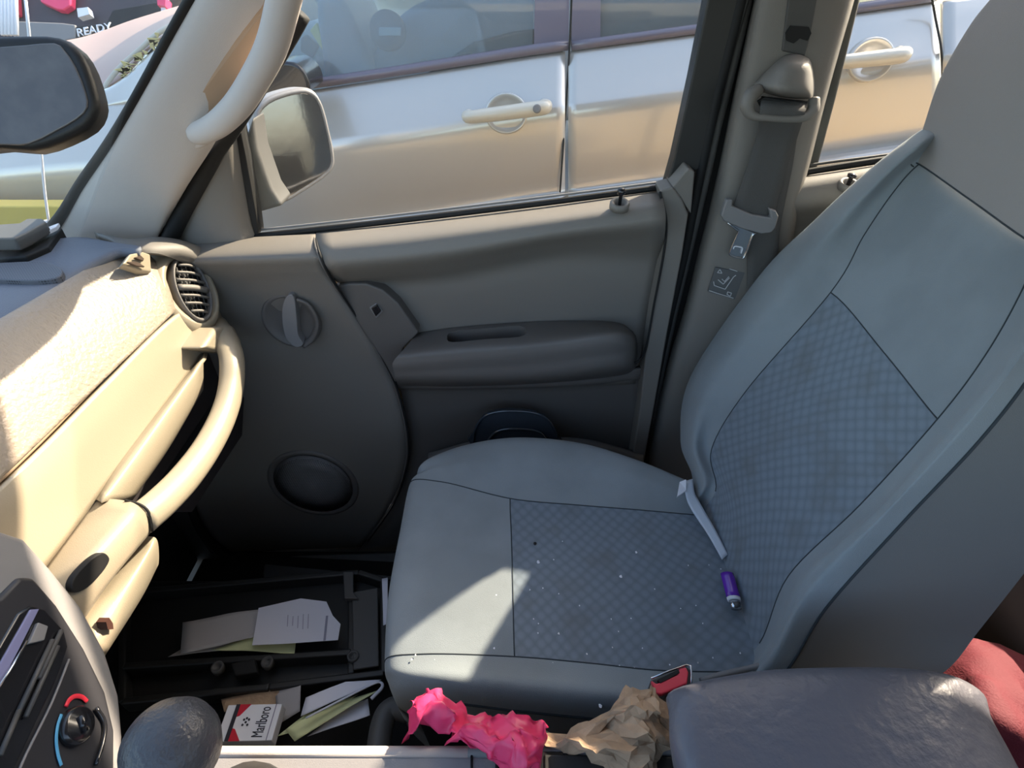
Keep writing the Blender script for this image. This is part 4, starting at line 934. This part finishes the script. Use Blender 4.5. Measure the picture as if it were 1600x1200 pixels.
# side skin: sections along x, profile y(z) swept; belt rises rearwards
def belt(px): # beltline pixel y as a function of px
    pts = [(-300, 215), (0, 180), (230, 160), (440, 148), (640, 118), (830, 88), (1100, 52), (1300, 26), (1470, 2), (1700, -30)]
    for (a, b), (c, d_) in zip(pts, pts[1:]):
        if a <= px <= c: return b+(d_-b)*(px-a)/(c-a)
    return pts[-1][1]
def shoulder(px): return belt(px)+(98 if px > 500 else 90)
def sidecols(p0, p1, n):
    rows_ = []
    for i in range(n+1):
        px = p0+(p1-p0)*i/n; b = belt(px)
        top_ = OC(px, b, YC+.085); s1 = OC(px, b+22, YC+.062); s2 = OC(px, b+48, YC+.038); s3 = OC(px, b+74, YC+.012); s4 = OC(px, b+88, YC+.0); s5 = OC(px, b+110, YC-.004)
        s6 = OC(px, b+170, YC+.004); s7 = OC(px, b+215, YC+.012); s8 = OC(px, b+222, YC-.008); s9 = OC(px, b+236, YC-.022); s10 = OC(px, b+262, YC-.022)
        lowp = Vector((s10.x, YC+.0, -.1)); bt = Vector((s10.x, YC+.05, -.25))
        rows_.append([top_, s1, s2, s3, s4, s5, s6, s7, s8, s9, s10, lowp, bt])
    return rows_
def sidepanel(name, p0, p1, n=8): return grid(name, sidecols(p0, p1, n), M['silver'], oc, 4, .01)
fd = sidepanel('front_fender', -300, 236, 6)
d1 = sidepanel('front_door', 240, 883, 10)
d2 = sidepanel('rear_door', 888, 1468, 10)
sidepanel('rear_fender', 1474, 1900, 5)
for pts_ in ([(894, -60), (893, 0), (889, 90), (882, 200), (875, 300)], [(1455, -10), (1462, 30), (1471, 80), (1472, 140), (1468, 200), (1455, 260)]):
    tube('door_gap', [OC(a, b, YC+(.07 if b < 110 and a < 1000 else .045 if b < 60 else .004)) for a, b in pts_], .0025, M['blackr'], oc, 5)
# window belt mouldings + glass
def beltbar(name, p0, p1, dy, y, r, m):
    tube(name, [OC(p0+(p1-p0)*i/8, belt(p0+(p1-p0)*i/8)+dy, y) for i in range(9)], r, m, oc, 2, n=10)
beltbar('belt_moulding', 425, 888, -10, YC+.085, .012, M['mauve'])
beltbar('belt_moulding', 893, 1462, -8, YC+.085, .011, M['mauve'])
def pane(name, pix, m, y0=YC+.10, lean=.25, th=.004, parent=None):
    pts = []
    for a, b in pix:
        q = OC(a, b, y0); q2 = OC(a, b, y0+max(0, q.z-.95)*lean); pts.append(q2)
    return prism(name, pts, (0, th, 0), m, parent or oc)
pane('door_window', [(400, 150), (440, 138), (640, 110), (832, 80), (838, -160), (500, -160), (430, -10)], M['oglass'])
pane('door_window', [(938, 62), (1120, 38), (1120, -160), (935, -160)], M['oglass'])
pane('door_window', [(1300, 18), (1452, -4), (1440, -160), (1250, -160)], M['oglass'])
pane('pillar_cover', [(834, 84), (888, 76), (892, -160), (840, -160)], M['mauve'], YC+.088, th=.02)
pane('pillar_cover', [(893, 74), (938, 66), (940, -160), (896, -160)], M['mauve'], YC+.088, th=.02)
# handles
def chandle(p0, p1, name='door_handle'):
    a, b = OC(*p0, YC-.035), OC(*p1, YC-.03); c = (a+b)/2
    rt = thing  # noqa
    dish = lathe('handle_dish', OC((p0[0]+p1[0])/2-(0), (p0[1]+p1[1])/2+2, YC-.004), (0, -1, .2), [(.048, -.012), (.046, .001), (.042, .001), (.036, -.006), (0, -.010)], M['silver'], oc, 32, 1.15, (1, 0, 0))
    h = tube(name, [a+Vector((-.0, .03, 0)), a, a.lerp(b, .3)+Vector((0, -.004, 0)), a.lerp(b, .7)+Vector((0, -.004, 0)), b, b+Vector((0, .03, 0))], [.014, .0155, .0175, .0185, .0185, .0165], M['handle'], dish, 6, n=14, flat=.9)
    return dish
h1 = chandle((732, 183), (850, 168))
lathe('key_lock', OC(839, 170, YC-.052), (0, -1, .1), [(.010, -.004), (.010, .002), (.007, .003), (0, .002)], M['mgrey'], h1, 20)
h2 = chandle((1312, 97), (1412, 86))
# hood and scuttle
hz = [[P(a, b, z=z) for a, b, z in r] for r in [
    [(-200, 172, .84), (0, 140, .86), (168, 132, .90), (200, 105, .93), (292, 30, 1.0)],
    [(-200, 140, .85), (0, 110, .87), (150, 100, .905), (200, 72, .935), (300, 12, 1.0)],
    [(-200, 100, .85), (0, 70, .87), (150, 62, .905), (220, 38, .935), (310, 0, 1.0)]]]
hd_ = [[OC(px, belt(px)-1, YC+.085) for px in (-300, 0, 120, 240, 300)], [OC(px, belt(px)-20, YC+.20) for px in (-300, 0, 120, 240, 300)],
       [OC(px, belt(px)-34, YC+.5) for px in (-300, 0, 120, 240, 300)], [OC(px, belt(px)-40, YC+1.2) for px in (-300, 0, 120, 240, 300)]]
# front fender crown up to the windshield base
cro = [[OC(-300, 215, YC+.085), OC(0, 180, YC+.085), OC(140, 168, YC+.085), OC(240, 160, YC+.085), OC(440, 146, YC+.085)],
       [OC(-300, 190, YC+.12), OC(0, 160, YC+.12), OC(150, 146, YC+.12), OC(240, 90, YC+.12), OC(330, 40, YC+.12)],
       [OC(-300, 180, YC+.16), OC(0, 150, YC+.16), OC(165, 138, YC+.16), OC(230, 80, YC+.16), OC(300, 25, YC+.16)]]
grid('fender_crown', cro, M['silver'], oc, 6, .008)
hood = [[OC(-300, 180, YC+.165), OC(0, 150, YC+.165), OC(160, 138, YC+.165), OC(225, 80, YC+.165), OC(292, 28, YC+.165)],
        [OC(-300, 150, YC+.4), OC(0, 120, YC+.4), OC(130, 100, YC+.4), OC(215, 60, YC+.4), OC(292, 20, YC+.4)],
        [OC(-300, 115, YC+.9), OC(0, 85, YC+.9), OC(120, 68, YC+.9), OC(210, 38, YC+.9), OC(300, 10, YC+.9)],
        [OC(-300, 105, YC+1.3), OC(0, 75, YC+1.3), OC(120, 60, YC+1.3), OC(210, 30, YC+1.3), OC(310, 0, YC+1.3)]]
grid('hood', hood, M['hood'], oc, 6, .008)
tube('scuttle_seal', [OC(a, b, YC+.155) for a, b in [(165, 146), (164, 136), (185, 108), (220, 76), (250, 50), (295, 26)]], .006, M['head'], oc, 5)
tube('fender_gap', [OC(a, b, YC+.13 if b < 170 else YC+.09) for a, b in [(165, 146), (166, 160), (156, 182), (142, 207)]], .002, M['blackr'], oc, 5)
tube('fender_gap', [OC(a, b, YC+.065) for a, b in [(105, 215), (142, 208), (190, 200), (240, 192)]], .002, M['blackr'], oc, 4)
for i in range(26):
    t = random.random(); a = 180+(270-180)*t; b = 120+(48-120)*t+random.uniform(-4, 6)
    c = OC(a, b, YC+.14)
    lf = prism('leaf_litter', [c+Vector((random.uniform(-.02, .02), 0, random.uniform(-.012, .012))) for _ in range(4)], (0, -.004, 0), M['leaf'], None)
    tag(lf, 'dry leaf scrap on the parked silver car along its scuttle', 'leaf', 'leaf scraps along the parked car scuttle')
# solid yellow strip standing in for a reflection beyond the cowl
yk = prism('reflection_strip', [P(-200, 318, y=1.36), P(0, 322, y=1.36), P(120, 322, y=1.36), P(130, 420, y=1.36), P(-200, 420, y=1.36)], (0, .05, 0), M['yellow'], None, .005); tag(yk, 'yellow strip in place of a reflection low beside the wiper cowl', 'reflection')
# interior of the parked car
def sedanseat(pxs, m, y=2.0, name='seat_back'):
    pts = [OC(a, b, y) for a, b in pxs]
    return prism(name, pts, (0, .42, 0), m, oc, .04, True, curve=3)
sedanseat([(560, 170), (600, 60), (645, 10), (720, -10), (900, -40), (900, 190)], M['cabin'], 2.05)
sedanseat([(492, 5), (512, -10), (535, 0), (556, 40), (590, 130), (600, 190), (520, 190), (500, 80)], M['cabin'], 2.0)
tube('steering_wheel', [OC(488, 70, 2.3)+Vector((math.cos(a)*.06, math.cos(a)*.05, math.sin(a)*.18)) for a in [2*PI*i/20 for i in range(20)]], .012, M['cabin_l'], oc, 2, closed=True)
prism('dash_panel', [OC(a, b, 2.1) for a, b in [(400, 200), (430, 120), (450, 40), (470, 45), (500, 85), (520, 110), (520, 200)]], (0, .7, 0), M['cabin_l'], oc, .02, True)
prism('instrument_cluster', [OC(a, b, 2.09) for a, b in [(470, 60), (478, 54), (498, 72), (488, 92), (469, 80)]], (0, .02, 0), M['mgrey'], oc, .004)
prism('yellow_cloth_sliver', [OC(a, b, 2.08) for a, b in [(484, 48), (494, 36), (512, 84), (506, 82)]], (0, .02, 0), M['cabin_y'], oc, .002)  # narrow pale yellow piece by the instrument cluster
lathe('reflected_disc', OC(605, 48, 1.98), (0, -1, .1), [(.055, -.02), (.055, .0), (.05, .006), (0, .008)], M['mgrey'], oc, 32)  # solid disc built in place of a reflection in the window
prism('reflected_plate', [OC(a, b, 1.965) for a, b in [(592, 43), (626, 43), (626, 56), (592, 56)]], (0, .006, 0), M['cabin_l'], oc, .002)  # pale rectangle of the same window reflection, built as a plate
box('cabin_floor', Vector((.2, 2.4, .55)), (2.2, 1.3, .04), M['cabin'], oc, .01)
box('cabin_far_wall', Vector((.2, 3.1, .8)), (2.4, .05, .5), M['silver'], oc, .01)
box('cabin_rear_seat', Vector((.75, 2.4, .85)), (.25, 1.2, .55), M['cabin'], oc, .05)
box('roof', Vector((.35, 2.45, 1.50)), (1.9, 1.2, .04), M['silver'], oc, .02)
box('rear_darkening_panel', Vector((.62, 2.2, .95)), (.8, .1, .5), M['dgrey'], oc, .02)  # dark panel added behind the rear windows to darken them
prism('dark_cabin_panel', [OC(a, b, 2.04) for a, b in [(660, 120), (740, 66), (800, 50), (880, 40), (880, 160), (660, 160)]], (0, .03, 0), M['dgrey'], oc, .01, True)  # dark panel added behind the front window's lower rear corner
# parked car door mirror
ex = prism('door_mirror', [OC(a, b, 1.42) for a, b in [(395, 130), (420, 104), (446, 96), (466, 102), (480, 120), (484, 140), (470, 146), (410, 150)]], (0, .12, 0), M['gloss'], oc, .012, True, curve=2)
# reddish car beyond
rc = thing('parked_red_car', Vector((-3.2, 3.6, -.46)), 'red car with dark bumper parked beyond the silver hood', 'car')
def RC(a, b, s): return P(a, b, s=s)
prism('body', [RC(a, b, 3.6) for a, b in [(-250, 10), (30, -60), (320, -160), (340, 20), (200, 45), (-250, 120)]], F*.8, M['bumper'], rc, .03)
prism('rear_hatch', [RC(a, b, 3.55) for a, b in [(58, -60), (112, -60), (110, 8), (98, 15), (88, 14), (62, 2)]], F*.05, M['tail'], rc, .01)
prism('rear_hatch', [RC(a, b, 3.55) for a, b in [(-200, -80), (20, -80), (26, 20), (-200, 60)]], F*.05, M['redcar'], rc, .01)
prism('bumper_panel', [RC(a, b, 3.5) for a, b in [(20, 32), (95, 35), (118, 38), (118, 60), (60, 70), (20, 60)]], F*.06, M['mgrey'], rc, .01)
prism('white_sticker', [RC(a, b, 3.52) for a, b in [(120, 13), (130, 12), (137, 11), (140, 22), (122, 27)]], F*.04, M['white'], rc)
prism('black_bumper', [RC(a, b, 3.5) for a, b in [(118, 40), (165, 36), (175, 15), (290, -5), (290, 12), (178, 42), (120, 62)]], F*.06, M['black'], rc, .008)
text('bumper_lettering', 'READY', .072, frame(RC(147, 47, 3.48), RC(172, 43, 3.48)-RC(152, 47, 3.48), U), M['white'], rc, .004)
prism('marker_post', [RC(a, b, 3.4) for a, b in [(250, -40), (258, -40), (258, 25), (252, 27)]], F*.04, M['white'], rc)
prism('post_band', [RC(a, b, 3.38) for a, b in [(245, -5), (259, -5), (258, 9), (246, 8)]], F*.06, M['tail'], rc)
tb_ = thing('ribbed_post', P(12, 50, s=3.0), 'pale ribbed metal post above the rear-view mirror', 'post')
for i in range(5):
    tube('rib', [RC(2+5.2*i, -60, 3.0), RC(4+5.6*i, 55, 3.0)], .010, M['white'], tb_, 1, n=8)
